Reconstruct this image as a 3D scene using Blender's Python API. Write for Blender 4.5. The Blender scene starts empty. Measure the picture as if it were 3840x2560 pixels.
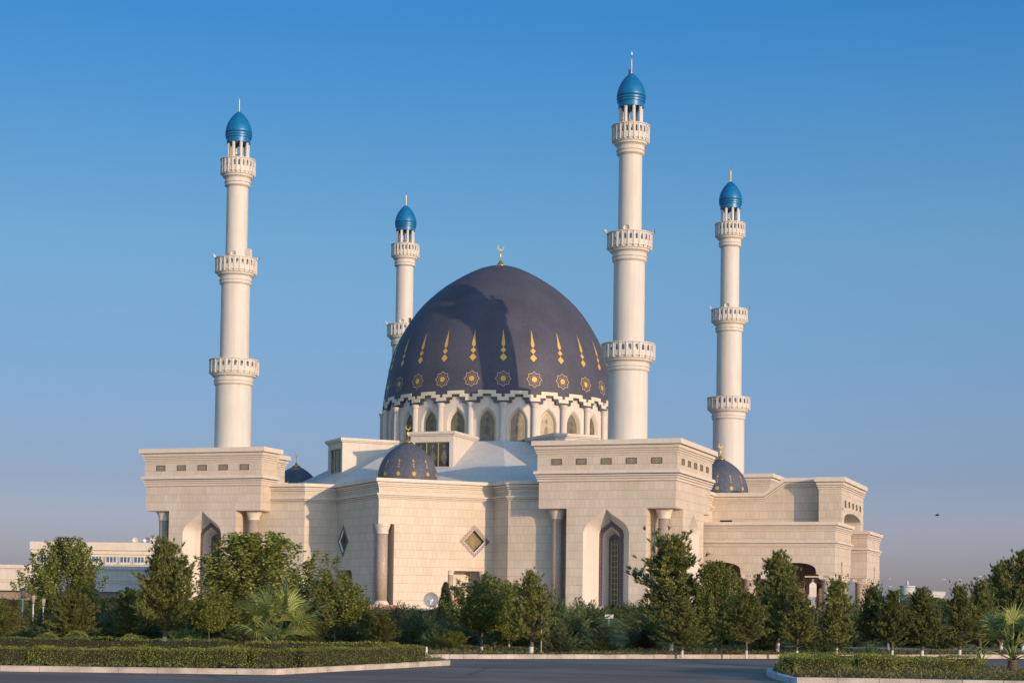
import bpy, math, random
import numpy as np
from math import sin, cos, pi, radians, sqrt, atan2, degrees
from mathutils import Matrix, Vector

# ------------------------------------------------------------------ camera, sky, sun, exposure
SC = bpy.context.scene
COL = SC.collection
CAMX, CAMY, CAMZ = 78.278, -209.385, 2.0
F_PX, PITCH, ROLL, YAW, SHIFT = 6278.842, radians(2.2466), radians(-0.77115), radians(-19.9797), 715.894
cam_data = bpy.data.cameras.new("camera")
cam = bpy.data.objects.new("camera", cam_data)
COL.objects.link(cam)
SC.camera = cam
cam_data.sensor_width = 36.0
cam_data.lens = F_PX / 3840 * 36
cam_data.shift_y = SHIFT / 3840
cam_data.clip_start = 0.5
cam_data.clip_end = 6000
fw = Vector((sin(YAW) * cos(PITCH), cos(YAW) * cos(PITCH), sin(PITCH)))
rt = Vector((cos(YAW), -sin(YAW), 0))
up = rt.cross(fw)
r2 = rt * cos(ROLL) + up * (-sin(ROLL))
u2 = rt * sin(ROLL) + up * cos(ROLL)
M = Matrix((r2, u2, -fw)).transposed().to_4x4()
M.translation = Vector((CAMX, CAMY, CAMZ))
cam.matrix_world = M

SUN_AZ, SUN_EL = radians(-31.0), radians(8.2)          # direction towards the sun, from +x
sd = Vector((cos(SUN_AZ) * cos(SUN_EL), sin(SUN_AZ) * cos(SUN_EL), sin(SUN_EL)))
sun_data = bpy.data.lights.new("sun", 'SUN')
sun_data.energy = 3.0
sun_data.angle = radians(0.6)
sun_data.color = (1.0, 0.74, 0.49)
sun = bpy.data.objects.new("sun", sun_data)
COL.objects.link(sun)
sun.rotation_euler = sd.to_track_quat('Z', 'Y').to_euler()

world = bpy.data.worlds.new("World")
SC.world = world
world.use_nodes = True
wn, wl = world.node_tree.nodes, world.node_tree.links
bg = wn['Background']
sky = wn.new('ShaderNodeTexSky')
sky.sky_type = 'NISHITA'
sky.sun_disc = False
sky.sun_elevation = SUN_EL
sky.sun_rotation = pi / 2 - SUN_AZ
sky.altitude = 100
sky.air_density = 1.0
sky.dust_density = 0.6
sky.ozone_density = 3.0
tc = wn.new('ShaderNodeTexCoord')
sep = wn.new('ShaderNodeSeparateXYZ')
wl.new(tc.outputs['Generated'], sep.inputs[0])
ramp = wn.new('ShaderNodeValToRGB')
wl.new(sep.outputs['Z'], ramp.inputs[0])
cr = ramp.color_ramp
cr.elements[0].position = 0.0
cr.elements[0].color = (1.0, 1.0, 1.0, 1)
cr.elements[1].position = 0.45
cr.elements[1].color = (1.0, 1.0, 1.0, 1)
mul = wn.new('ShaderNodeMix')
mul.data_type = 'RGBA'
mul.blend_type = 'MULTIPLY'
mul.inputs[0].default_value = 1.0
wl.new(sky.outputs[0], mul.inputs[6])
wl.new(ramp.outputs[0], mul.inputs[7])
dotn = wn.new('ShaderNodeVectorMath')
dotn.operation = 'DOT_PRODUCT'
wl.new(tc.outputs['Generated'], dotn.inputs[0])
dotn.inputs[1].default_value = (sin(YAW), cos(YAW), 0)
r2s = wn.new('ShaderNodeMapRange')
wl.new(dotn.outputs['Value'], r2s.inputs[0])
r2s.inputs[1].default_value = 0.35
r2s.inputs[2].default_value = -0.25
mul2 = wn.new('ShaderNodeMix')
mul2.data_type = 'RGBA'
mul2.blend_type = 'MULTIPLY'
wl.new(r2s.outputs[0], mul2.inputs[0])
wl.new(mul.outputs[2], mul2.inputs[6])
mul2.inputs[7].default_value = (3.1, 2.6, 2.2, 1)  # brightens the sky behind the viewer, added fill for shaded walls
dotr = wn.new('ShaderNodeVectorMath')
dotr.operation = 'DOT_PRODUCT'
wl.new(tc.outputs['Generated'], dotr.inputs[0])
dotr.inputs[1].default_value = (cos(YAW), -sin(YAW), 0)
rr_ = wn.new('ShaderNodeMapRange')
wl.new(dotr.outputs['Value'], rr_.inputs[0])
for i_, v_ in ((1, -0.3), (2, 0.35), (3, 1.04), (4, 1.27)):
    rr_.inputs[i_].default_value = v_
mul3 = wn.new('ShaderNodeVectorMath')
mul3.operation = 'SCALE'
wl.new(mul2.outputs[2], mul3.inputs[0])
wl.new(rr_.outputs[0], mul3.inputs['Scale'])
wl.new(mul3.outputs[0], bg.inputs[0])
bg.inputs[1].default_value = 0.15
SKY_RAMP = [(0.0, (.47, .47, .86)), (.0455, (.57, .49, .79)), (.0715, (.51, .46, .67)), (.13, (.55, .55, .69)), (.206, (.58, .68, .74)), (.27, (.43, .68, .82)), (.332, (.27, .66, .90)), (.37, (.30, .68, .92)), (.46, (.70, .92, 1.02)), (1.0, (.75, .88, .95))]
while len(cr.elements) > 1:
    cr.elements.remove(cr.elements[-1])
for i, (p_, c_) in enumerate(SKY_RAMP):
    e_ = cr.elements[0] if i == 0 else cr.elements.new(p_)
    e_.position = p_
    e_.color = (*c_, 1)
SC.view_settings.view_transform = 'Standard'
SC.view_settings.look = 'None'
SC.view_settings.gamma = 1.0
SC.view_settings.exposure = 0.3

# ------------------------------------------------------------------ where a point of the place lies
K = 3840 / 2352


def ray(X, Y):
    x, y = X * K - 1920, 1280 - (Y * K - SHIFT)
    c, s = cos(-ROLL), sin(-ROLL)
    x, y = x * c - y * s, x * s + y * c
    r, u = x / F_PX, y / F_PX
    f = cos(PITCH) - u * sin(PITCH)
    u = sin(PITCH) + u * cos(PITCH)
    return Vector((r * cos(YAW) + f * sin(YAW), -r * sin(YAW) + f * cos(YAW), u))


def ground(X, Y, z=0.0):
    d = ray(X, Y)
    t = (z - CAMZ) / d.z
    return Vector((CAMX + t * d.x, CAMY + t * d.y, z))


def at(X, Y, dist):
    """point seen at (X, Y) whose forward distance is dist"""
    d = ray(X, Y)
    f = d.x * sin(YAW) + d.y * cos(YAW)
    t = dist / f
    return Vector((CAMX + t * d.x, CAMY + t * d.y, CAMZ + t * d.z))


# ------------------------------------------------------------------ helpers
def tag(o, label=None, cat=None, group=None, kind=None):
    if label: o['label'] = label
    if cat: o['category'] = cat
    if group: o['group'] = group
    if kind: o['kind'] = kind
    return o


def empty(name, loc=(0, 0, 0), rz=0.0, parent=None):
    o = bpy.data.objects.new(name, None)
    COL.objects.link(o)
    o.location = loc
    o.rotation_euler = (0, 0, rz)
    o.empty_display_size = 0.3
    if parent: o.parent = parent
    return o


def copy_tree(o, parent=None):
    c = o.copy()
    COL.objects.link(c)
    c.parent = parent
    for ch in list(o.children):
        copy_tree(ch, c)
    return c


class Fr:
    """local frame: u along the wall, d outwards, z up"""
    def __init__(s, ox, oy, a):
        s.ox, s.oy, s.a = ox, oy, a
        s.c, s.s = cos(a), sin(a)

    def p(s, u, d, z):
        return (s.ox + u * s.c + d * s.s, s.oy + u * s.s - d * s.c, z)


def edge_frame(a, b):
    return Fr(a[0], a[1], atan2(b[1] - a[1], b[0] - a[0])), math.hypot(b[0] - a[0], b[1] - a[1])


class MB:
    def __init__(s):
        s.v, s.f, s.m, s.sm = [], [], [], []

    def face(s, pts, mat=0, smooth=False):
        n = len(s.v)
        s.v += [tuple(p) for p in pts]
        s.f.append(tuple(range(n, n + len(pts))))
        s.m.append(mat); s.sm.append(smooth)

    def ring(s, a, b, mat=0, closed=False, smooth=False):
        n = len(a)
        for i in range(n if closed else n - 1):
            j = (i + 1) % n
            s.face([a[i], a[j], b[j], b[i]], mat, smooth)

    def box(s, fr, u0, u1, d0, d1, z0, z1, mat=0, skip=''):
        P = fr.p
        if 'f' not in skip: s.face([P(u0, d1, z0), P(u1, d1, z0), P(u1, d1, z1), P(u0, d1, z1)], mat)
        if 'b' not in skip: s.face([P(u1, d0, z0), P(u0, d0, z0), P(u0, d0, z1), P(u1, d0, z1)], mat)
        if 'l' not in skip: s.face([P(u0, d0, z0), P(u0, d1, z0), P(u0, d1, z1), P(u0, d0, z1)], mat)
        if 'r' not in skip: s.face([P(u1, d1, z0), P(u1, d0, z0), P(u1, d0, z1), P(u1, d1, z1)], mat)
        if 't' not in skip: s.face([P(u0, d1, z1), P(u1, d1, z1), P(u1, d0, z1), P(u0, d0, z1)], mat)
        if 'u' not in skip: s.face([P(u0, d0, z0), P(u1, d0, z0), P(u1, d1, z0), P(u0, d1, z0)], mat)

    def lathe(s, cx, cy, prof, n=32, mat=0, smooth=True, a0=0.0, flute=0.0):
        base = len(s.v)
        for (r, z) in prof:
            for k in range(n):
                a = a0 + 2 * pi * k / n
                rr = r * (1 - (flute if k % 2 else 0))
                s.v.append((cx + rr * cos(a), cy + rr * sin(a), z))
        for i in range(len(prof) - 1):
            for k in range(n):
                k2 = (k + 1) % n
                s.f.append((base + i * n + k, base + i * n + k2, base + (i + 1) * n + k2, base + (i + 1) * n + k))
                s.m.append(mat); s.sm.append(smooth)
        if prof[0][0] > 1e-4:
            s.f.append(tuple(base + k for k in reversed(range(n)))); s.m.append(mat); s.sm.append(False)
        if prof[-1][0] > 1e-4:
            o = base + (len(prof) - 1) * n
            s.f.append(tuple(o + k for k in range(n))); s.m.append(mat); s.sm.append(False)

    def steps(s, cx, cy, prof, n=32, mat=0):
        """lathe of separate bands so that edges stay crisp"""
        for a, b in zip(prof[:-1], prof[1:]):
            base = len(s.v)
            for (r, z) in (a, b):
                for k in range(n):
                    t = 2 * pi * k / n
                    s.v.append((cx + r * cos(t), cy + r * sin(t), z))
            for k in range(n):
                k2 = (k + 1) % n
                s.f.append((base + k, base + k2, base + n + k2, base + n + k)); s.m.append(mat); s.sm.append(True)

    def tube(s, p0, p1, r0, r1, n=6, mat=0, cap=True):
        p0, p1 = Vector(p0), Vector(p1)
        d = (p1 - p0).normalized()
        a = d.orthogonal().normalized()
        b = d.cross(a)
        base = len(s.v)
        for p, r in ((p0, r0), (p1, r1)):
            for k in range(n):
                t = 2 * pi * k / n
                s.v.append(tuple(p + a * (r * cos(t)) + b * (r * sin(t))))
        for k in range(n):
            k2 = (k + 1) % n
            s.f.append((base + k, base + k2, base + n + k2, base + n + k)); s.m.append(mat); s.sm.append(True)
        if cap:
            s.f.append(tuple(base + k for k in reversed(range(n)))); s.m.append(mat); s.sm.append(False)
            s.f.append(tuple(base + n + k for k in range(n))); s.m.append(mat); s.sm.append(False)

    def sweep(s, poly, prof, mat=0, top=False, bottom=False):
        rings = [[(x, y, z) for (x, y) in offset(poly, o)] for (o, z) in prof]
        for a, b in zip(rings[:-1], rings[1:]):
            s.ring(a, b, mat, closed=True)
        if top: s.face(rings[-1], mat)
        if bottom: s.face(list(reversed(rings[0])), mat)

    def build(s, name, mats, parent=None):
        me = bpy.data.meshes.new(name)
        me.from_pydata(s.v, [], s.f)
        for m in (mats if isinstance(mats, (list, tuple)) else [mats]):
            me.materials.append(m)
        me.polygons.foreach_set('material_index', s.m)
        me.polygons.foreach_set('use_smooth', s.sm)
        uv = me.uv_layers.new(name='UVMap')
        co = np.empty(len(me.vertices) * 3); me.vertices.foreach_get('co', co); co = co.reshape(-1, 3)
        nl = len(me.loops)
        vi = np.empty(nl, int); me.loops.foreach_get('vertex_index', vi)
        npoly = len(me.polygons)
        nrm = np.empty(npoly * 3); me.polygons.foreach_get('normal', nrm); nrm = nrm.reshape(-1, 3)
        tot = np.empty(npoly, int); me.polygons.foreach_get('loop_total', tot)
        fn = np.repeat(nrm, tot, axis=0)
        h = np.hypot(fn[:, 0], fn[:, 1]) + 1e-9
        vert = np.abs(fn[:, 2]) < 0.8
        pc = co[vi]
        U = np.where(vert, (-fn[:, 1] * pc[:, 0] + fn[:, 0] * pc[:, 1]) / h, pc[:, 0])
        V = np.where(vert, pc[:, 2], pc[:, 1])
        uv.data.foreach_set('uv', np.stack([U, V], 1).ravel())
        me.update()
        o = bpy.data.objects.new(name, me)
        COL.objects.link(o)
        if parent: o.parent = parent
        return o


def offset(poly, o):
    if abs(o) < 1e-6: return list(poly)
    n = len(poly)
    out = []
    for i in range(n):
        p0, p, p1 = poly[i - 1], poly[i], poly[(i + 1) % n]
        e1 = (p[0] - p0[0], p[1] - p0[1]); l1 = math.hypot(*e1)
        e2 = (p1[0] - p[0], p1[1] - p[1]); l2 = math.hypot(*e2)
        n1 = (e1[1] / l1, -e1[0] / l1); n2 = (e2[1] / l2, -e2[0] / l2)
        k = 1 + n1[0] * n2[0] + n1[1] * n2[1]
        out.append((p[0] + (n1[0] + n2[0]) / k * o, p[1] + (n1[1] + n2[1]) / k * o))
    return out


def raw_mesh(name, V, Fc, mat, parent=None, smooth=False):
    """V (n,3) array, Fc (m,k) array"""
    me = bpy.data.meshes.new(name)
    me.vertices.add(len(V)); me.vertices.foreach_set('co', np.ascontiguousarray(V, dtype=np.float32).ravel())
    k = Fc.shape[1]
    me.loops.add(Fc.size); me.loops.foreach_set('vertex_index', Fc.astype(np.int32).ravel())
    me.polygons.add(len(Fc)); me.polygons.foreach_set('loop_start', np.arange(0, Fc.size, k, dtype=np.int32))
    if smooth: me.polygons.foreach_set('use_smooth', np.ones(len(Fc), bool))
    me.materials.append(mat)
    me.update(calc_edges=True)
    o = bpy.data.objects.new(name, me)
    COL.objects.link(o)
    if parent: o.parent = parent
    return o


# ------------------------------------------------------------------ materials
def new_mat(name):
    m = bpy.data.materials.new(name)
    m.use_nodes = True
    nt = m.node_tree
    return m, nt, nt.nodes, nt.links, nt.nodes['Principled BSDF']


def noise(nt, scale, detail=4, coord='Object', rough=0.55):
    c = nt.nodes.new('ShaderNodeTexCoord')
    n = nt.nodes.new('ShaderNodeTexNoise')
    n.inputs['Scale'].default_value = scale
    n.inputs['Detail'].default_value = detail
    n.inputs['Roughness'].default_value = rough
    nt.links.new(c.outputs[coord], n.inputs['Vector'])
    return n


def cramp(nt, src, stops):
    r = nt.nodes.new('ShaderNodeValToRGB')
    nt.links.new(src, r.inputs[0])
    e = r.color_ramp.elements
    while len(e) > 1: e.remove(e[-1])
    for i, (p, c) in enumerate(stops):
        x = e[0] if i == 0 else e.new(p)
        x.position = p
        x.color = (*c, 1)
    return r


def mixc(nt, a, b, fac, mode='MIX'):
    m = nt.nodes.new('ShaderNodeMix')
    m.data_type = 'RGBA'; m.blend_type = mode
    for sock, val in ((m.inputs[6], a), (m.inputs[7], b), (m.inputs[0], fac)):
        if hasattr(val, 'links') or hasattr(val, 'is_linked'): nt.links.new(val, sock)
        elif isinstance(val, tuple): sock.default_value = (*val, 1)
        else: sock.default_value = val
    return m.outputs[2]


def plain(name, col, rough=0.7, metal=0.0, var=0.12, scale=1.5, bump=0.0, bscale=20, spec=0.3):
    m, nt, N, L, b = new_mat(name)
    n = noise(nt, scale, 6)
    lo = tuple(c * (1 - var) for c in col); hi = tuple(min(1, c * (1 + var)) for c in col)
    r = cramp(nt, n.outputs['Fac'], [(0.3, lo), (0.7, hi)])
    L.new(r.outputs[0], b.inputs['Base Color'])
    b.inputs['Roughness'].default_value = rough
    b.inputs['Metallic'].default_value = metal
    b.inputs['Specular IOR Level'].default_value = spec
    if bump:
        bn = noise(nt, bscale, 5)
        bp = N.new('ShaderNodeBump'); bp.inputs['Strength'].default_value = bump; bp.inputs['Distance'].default_value = 0.05
        L.new(bn.outputs['Fac'], bp.inputs['Height']); L.new(bp.outputs[0], b.inputs['Normal'])
    return m


def stone_tile(name, col, joint, w=0.78, h=0.95, mort=0.022, var=0.07):
    m, nt, N, L, b = new_mat(name)
    c = N.new('ShaderNodeTexCoord')
    mp = N.new('ShaderNodeMapping'); mp.inputs['Location'].default_value = (0.13, 0.28, 0)
    L.new(c.outputs['UV'], mp.inputs[0])
    br = N.new('ShaderNodeTexBrick')
    L.new(mp.outputs[0], br.inputs['Vector'])
    br.offset = 0.37; br.offset_frequency = 2
    br.inputs['Color1'].default_value = (*[x * (1 - var) for x in col], 1)
    br.inputs['Color2'].default_value = (*[min(1, x * (1 + var)) for x in col], 1)
    br.inputs['Mortar'].default_value = (*joint, 1)
    br.inputs['Scale'].default_value = 1.0
    br.inputs['Mortar Size'].default_value = mort
    br.inputs['Mortar Smooth'].default_value = 0.3
    br.inputs['Bias'].default_value = 0.0
    br.inputs['Brick Width'].default_value = w
    br.inputs['Row Height'].default_value = h
    # bed joints read stronger than the upright ones
    sx_ = N.new('ShaderNodeSeparateXYZ'); L.new(mp.outputs[0], sx_.inputs[0])
    dv_ = N.new('ShaderNodeMath'); dv_.operation = 'DIVIDE'; L.new(sx_.outputs['Y'], dv_.inputs[0]); dv_.inputs[1].default_value = h
    fr_ = N.new('ShaderNodeMath'); fr_.operation = 'FRACT'; L.new(dv_.outputs[0], fr_.inputs[0])
    rj = cramp(nt, fr_.outputs[0], [(0.0, (0.74, 0.71, 0.68)), (0.020, (0.74, 0.71, 0.68)), (0.032, (1, 1, 1)), (0.96, (1, 1, 1)), (0.975, (1.0, 1.0, 1.0))])
    rj.color_ramp.interpolation = 'LINEAR'
    n1 = noise(nt, 0.35, 8)
    n2 = noise(nt, 4.0, 6)
    r1 = cramp(nt, n1.outputs['Fac'], [(0.3, (0.86, 0.84, 0.81)), (0.7, (1.0, 1.0, 1.0))])
    r2_ = cramp(nt, n2.outputs['Fac'], [(0.3, (0.94, 0.94, 0.93)), (0.7, (1.0, 1.0, 1.0))])
    x = mixc(nt, mixc(nt, br.outputs['Color'], rj.outputs[0], 1.0, 'MULTIPLY'), r1.outputs[0], 1.0, 'MULTIPLY')
    x = mixc(nt, x, r2_.outputs[0], 1.0, 'MULTIPLY')
    L.new(x, b.inputs['Base Color'])
    b.inputs['Roughness'].default_value = 0.6
    b.inputs['Specular IOR Level'].default_value = 0.3
    bp = N.new('ShaderNodeBump'); bp.inputs['Strength'].default_value = 0.5; bp.inputs['Distance'].default_value = 0.02
    inv = N.new('ShaderNodeMath'); inv.operation = 'SUBTRACT'; inv.inputs[0].default_value = 1.0
    L.new(br.outputs['Fac'], inv.inputs[1]); L.new(inv.outputs[0], bp.inputs['Height']); L.new(bp.outputs[0], b.inputs['Normal'])
    return m


def streaked(name, col, streak=0.12, rough=0.7):
    """pale render with faint vertical rain streaks and blotches"""
    m, nt, N, L, b = new_mat(name)
    c = N.new('ShaderNodeTexCoord'); mp = N.new('ShaderNodeMapping'); mp.inputs['Scale'].default_value = (1.6, 1.6, 0.12)
    L.new(c.outputs['Object'], mp.inputs[0])
    n = N.new('ShaderNodeTexNoise'); n.inputs['Scale'].default_value = 1.5; n.inputs['Detail'].default_value = 6
    L.new(mp.outputs[0], n.inputs['Vector'])
    r = cramp(nt, n.outputs['Fac'], [(0.3, tuple(x * (1 - streak) for x in col)), (0.62, col)])
    n2 = noise(nt, 0.6, 6)
    r2_ = cramp(nt, n2.outputs['Fac'], [(0.3, (0.94, 0.93, 0.92)), (0.7, (1, 1, 1))])
    L.new(mixc(nt, r.outputs[0], r2_.outputs[0], 1.0, 'MULTIPLY'), b.inputs['Base Color'])
    b.inputs['Roughness'].default_value = rough
    b.inputs['Specular IOR Level'].default_value = 0.25
    return m


def foliage(name, dark, light, transl=0.25, rough=0.55):
    m, nt, N, L, b = new_mat(name)
    g = N.new('ShaderNodeNewGeometry')
    n = noise(nt, 1.3, 3)
    mx = N.new('ShaderNodeMath'); mx.operation = 'MULTIPLY_ADD'
    L.new(g.outputs['Random Per Island'], mx.inputs[0]); mx.inputs[1].default_value = 0.6
    ad = N.new('ShaderNodeMath'); ad.operation = 'MULTIPLY'; L.new(n.outputs['Fac'], ad.inputs[0]); ad.inputs[1].default_value = 0.45
    L.new(ad.outputs[0], mx.inputs[2])
    oi = N.new('ShaderNodeObjectInfo')
    r = cramp(nt, mx.outputs[0], [(0.15, dark), (0.55, tuple((a + c) / 2 for a, c in zip(dark, light))), (0.9, light)])
    hs = N.new('ShaderNodeHueSaturation')
    L.new(r.outputs[0], hs.inputs['Color'])
    mr = N.new('ShaderNodeMapRange'); L.new(oi.outputs['Random'], mr.inputs[0]); mr.inputs[3].default_value = 0.8; mr.inputs[4].default_value = 1.2
    L.new(mr.outputs[0], hs.inputs['Value'])
    L.new(hs.outputs[0], b.inputs['Base Color'])
    b.inputs['Roughness'].default_value = rough
    b.inputs['Specular IOR Level'].default_value = 0.25
    tr = N.new('ShaderNodeBsdfTranslucent'); L.new(hs.outputs[0], tr.inputs[0])
    ms = N.new('ShaderNodeMixShader'); ms.inputs[0].default_value = transl
    L.new(b.outputs[0], ms.inputs[1]); L.new(tr.outputs[0], ms.inputs[2])
    L.new(ms.outputs[0], N['Material Output'].inputs[0])
    return m


MT = {}
MT['tile'] = stone_tile('travertine_cladding', (0.60, 0.50, 0.395), (0.38, 0.30, 0.22), w=0.56, mort=0.011, var=0.05)
MT['band'] = streaked('pale_stone_moulding', (0.64, 0.55, 0.45), 0.08, 0.6)
MT['plaster'] = streaked('white_render', (0.61, 0.545, 0.465), 0.10)
MT['minaret'] = streaked('white_minaret_render', (0.595, 0.54, 0.475), 0.11, 0.6)
MT['roof'] = streaked('pale_roof_membrane', (0.57, 0.53, 0.49), 0.10, 0.8)
MT['dark'] = plain('dark_void', (0.02, 0.02, 0.022), 0.6)
MT['gold'] = plain('gilded_metal', (0.95, 0.55, 0.10), 0.28, 0.9, 0.1, 3)
MT['orange'] = plain('gold_mosaic', (0.62, 0.36, 0.08), 0.45, 0.15, 0.15, 6)
MT['cream'] = plain('cream_mosaic', (0.62, 0.53, 0.37), 0.5, 0, 0.12, 5)
MT['brass'] = plain('brass_strip', (0.50, 0.39, 0.15), 0.45, 0.35, 0.1, 6)
MT['capblue'] = plain('blue_enamel', (0.004, 0.130, 0.30), 0.38, 0.1, 0.16, 1.6, 0.2, 10, 0.5)
MT['pink'] = plain('column_marble', (0.36, 0.28, 0.22), 0.45, 0, 0.22, 6)
MT['redstone'] = plain('red_granite', (0.25, 0.10, 0.075), 0.4, 0, 0.25, 8)
MT['inner'] = plain('shaded_interior_stone', (0.30, 0.23, 0.20), 0.7, 0, 0.1, 1)  # shade under the arches is put into this brown
MT['bronze'] = plain('bronze_grille', (0.13, 0.10, 0.055), 0.5, 0.4, 0.15, 6)
MT['steel'] = plain('galvanised_steel', (0.35, 0.36, 0.38), 0.4, 0.7, 0.1, 6)
MT['olive'] = plain('olive_shade_reveal', (0.17, 0.14, 0.075), 0.7, 0, 0.3, 8)  # recess shade over gold is put into this olive
MT['white'] = plain('white_paint', (0.75, 0.74, 0.71), 0.5, 0, 0.06, 4)


def mosaic(name, base, speck):
    m, nt, N, L, b = new_mat(name)
    v = N.new('ShaderNodeTexVoronoi'); v.inputs['Scale'].default_value = 9
    c = N.new('ShaderNodeTexCoord'); L.new(c.outputs['Object'], v.inputs['Vector'])
    n = noise(nt, 0.25, 8)
    r = cramp(nt, n.outputs['Fac'], [(0.3, tuple(x * 0.85 for x in base)), (0.7, tuple(x * 1.15 for x in base))])
    sp = N.new('ShaderNodeSeparateColor'); L.new(v.outputs['Color'], sp.inputs[0])
    r2_ = cramp(nt, sp.outputs[0], [(0.0, (0.86, 0.87, 0.90)), (0.6, (1, 1, 1)), (0.9, speck)])
    L.new(mixc(nt, r.outputs[0], r2_.outputs[0], 1.0, 'MULTIPLY'), b.inputs['Base Color'])
    b.inputs['Roughness'].default_value = 0.55
    b.inputs['Specular IOR Level'].default_value = 0.22
    return m


MT['domeblue'] = mosaic('dark_blue_mosaic', (0.070, 0.069, 0.090), (1.15, 1.12, 1.1))
MT['smallblue'] = mosaic('slate_blue_mosaic', (0.082, 0.088, 0.108), (1.4, 1.35, 1.3))


def glass_mat(name, dark, light, rough=0.15):
    """ornamented leaded glass: large lozenge medallions over a fine lattice"""
    m, nt, N, L, b = new_mat(name)
    c = N.new('ShaderNodeTexCoord')
    v = N.new('ShaderNodeTexVoronoi'); v.feature = 'DISTANCE_TO_EDGE'; v.inputs['Scale'].default_value = 3.2
    L.new(c.outputs['UV'], v.inputs['Vector'])
    r = cramp(nt, v.outputs[0], [(0.0, light), (0.08, dark), (0.3, dark), (0.34, tuple(x * 0.6 for x in light)), (0.4, dark)])
    n = noise(nt, 1.0, 3)
    r2_ = cramp(nt, n.outputs['Fac'], [(0.35, (0.75, 0.75, 0.75)), (0.65, (1.1, 1.1, 1.1))])
    L.new(mixc(nt, r.outputs[0], r2_.outputs[0], 1.0, 'MULTIPLY'), b.inputs['Base Color'])
    b.inputs['Roughness'].default_value = rough
    b.inputs['Specular IOR Level'].default_value = 0.6
    return m


MT['drumglass'] = glass_mat('ornamented_glass', (0.11, 0.098, 0.068), (0.22, 0.20, 0.14), 0.3)
MT['darkglass'] = glass_mat('dark_leaded_glass', (0.03, 0.032, 0.035), (0.09, 0.09, 0.085))
MT['goldglass'] = glass_mat('gold_lattice_glass', (0.17, 0.13, 0.055), (0.30, 0.24, 0.11), 0.7)
MT['greenglass'] = plain('green_window_glass', (0.04, 0.06, 0.045), 0.15, 0, 0.2, 2, spec=0.7)
MT['blueglass'] = plain('blue_window_glass', (0.05, 0.10, 0.16), 0.12, 0, 0.2, 2, spec=0.7)


def tile_pattern(name):
    m, nt, N, L, b = new_mat(name)
    c = N.new('ShaderNodeTexCoord'); mp = N.new('ShaderNodeMapping'); mp.inputs['Scale'].default_value = (5.5, 5.5, 5.5)
    mp.inputs['Rotation'].default_value = (0, 0, radians(45))
    L.new(c.outputs['UV'], mp.inputs[0])
    ch = N.new('ShaderNodeTexChecker'); ch.inputs['Scale'].default_value = 1.0
    ch.inputs['Color1'].default_value = (0.06, 0.042, 0.045, 1); ch.inputs['Color2'].default_value = (0.17, 0.13, 0.125, 1)
    L.new(mp.outputs[0], ch.inputs[0])
    v = N.new('ShaderNodeTexVoronoi'); v.inputs['Scale'].default_value = 5
    L.new(c.outputs['UV'], v.inputs['Vector'])
    r = cramp(nt, v.outputs['Distance'], [(0.2, (0.45, 0.45, 0.6)), (0.4, (1.1, 1.0, 1.0))])
    L.new(mixc(nt, ch.outputs['Color'], r.outputs[0], 1.0, 'MULTIPLY'), b.inputs['Base Color'])
    b.inputs['Roughness'].default_value = 0.35
    return m


MT['pattern'] = tile_pattern('patterned_ceramic_tile')

# ------------------------------------------------------------------ arches
PERS = [(1, 0), (0.992, 0.07), (0.970, 0.15), (0.935, 0.23), (0.885, 0.31), (0.82, 0.385), (0.74, 0.455), (0.64, 0.53), (0.52, 0.61), (0.38, 0.70), (0.24, 0.80), (0.11, 0.905), (0, 1)]


def persian(cx, hw, z0, zs, za):
    L_ = [(cx - hw, z0)] + [(cx - hw * w, zs + (za - zs) * h) for w, h in PERS]
    R_ = [(cx + hw * w, zs + (za - zs) * h) for w, h in reversed(PERS[:-1])] + [(cx + hw, z0)]
    return L_ + R_


def gothic(cx, hw, z0, zs, za, n=8):
    H = za - zs
    R = (hw * hw + H * H) / (2 * hw)
    am = math.asin(min(1, H / R))
    L_ = [(cx - hw, z0)] + [(cx - hw + R - R * cos(am * i / n), zs + R * sin(am * i / n)) for i in range(n + 1)]
    L_[-1] = (cx, za)
    R_ = [(2 * cx - u, z) for (u, z) in reversed(L_[:-1])]
    return L_ + R_


def segarch(cx, hw, z0, zs, za, n=14):
    pts = [(cx - hw, z0)]
    for i in range(n + 1):
        t = pi * (1 - i / n)
        pts.append((cx + hw * cos(t), zs + (za - zs) * sin(t) ** 0.8 if 0 < i < n else zs))
    pts.append((cx + hw, z0))
    return pts


def wall_notch(mb, fr, u0, u1, z0, z1, outs, d=0.0, mat=0):
    """wall face with openings that start at its lower edge"""
    pts = [(u0, z0)]
    for o in outs: pts += o
    pts += [(u1, z0), (u1, z1), (u0, z1)]
    mb.face([fr.p(u, d, z) for u, z in pts], mat)


def reveal(mb, fr, A, d0, B, d1, mat=0):
    mb.ring([fr.p(u, d1, z) for u, z in B], [fr.p(u, d0, z) for u, z in A], mat)


# ================================================================== THE MOSQUE
MOS = empty('mosque', (0, 0, 0))
tag(MOS, 'large pale stone mosque with a dark blue star-patterned central dome and four tall white minarets', 'mosque')


def block_prof(z):
    return [(0.0, z), (0.12, z), (0.12, z + 0.15), (0.0, z + 0.16), (0.0, z + 0.22), (0.20, z + 0.22), (0.20, z + 0.37), (0.04, z + 0.38), (0.04, z + 0.45), (0.26, z + 0.45), (0.34, z + 0.76), (0.12, z + 0.77), (0.12, z + 0.86), (0.56, z + 0.86), (0.56, z + 1.40)]


MT['ventback'] = plain('pale_vent_panel', (0.40, 0.34, 0.26), 0.7)


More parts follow.
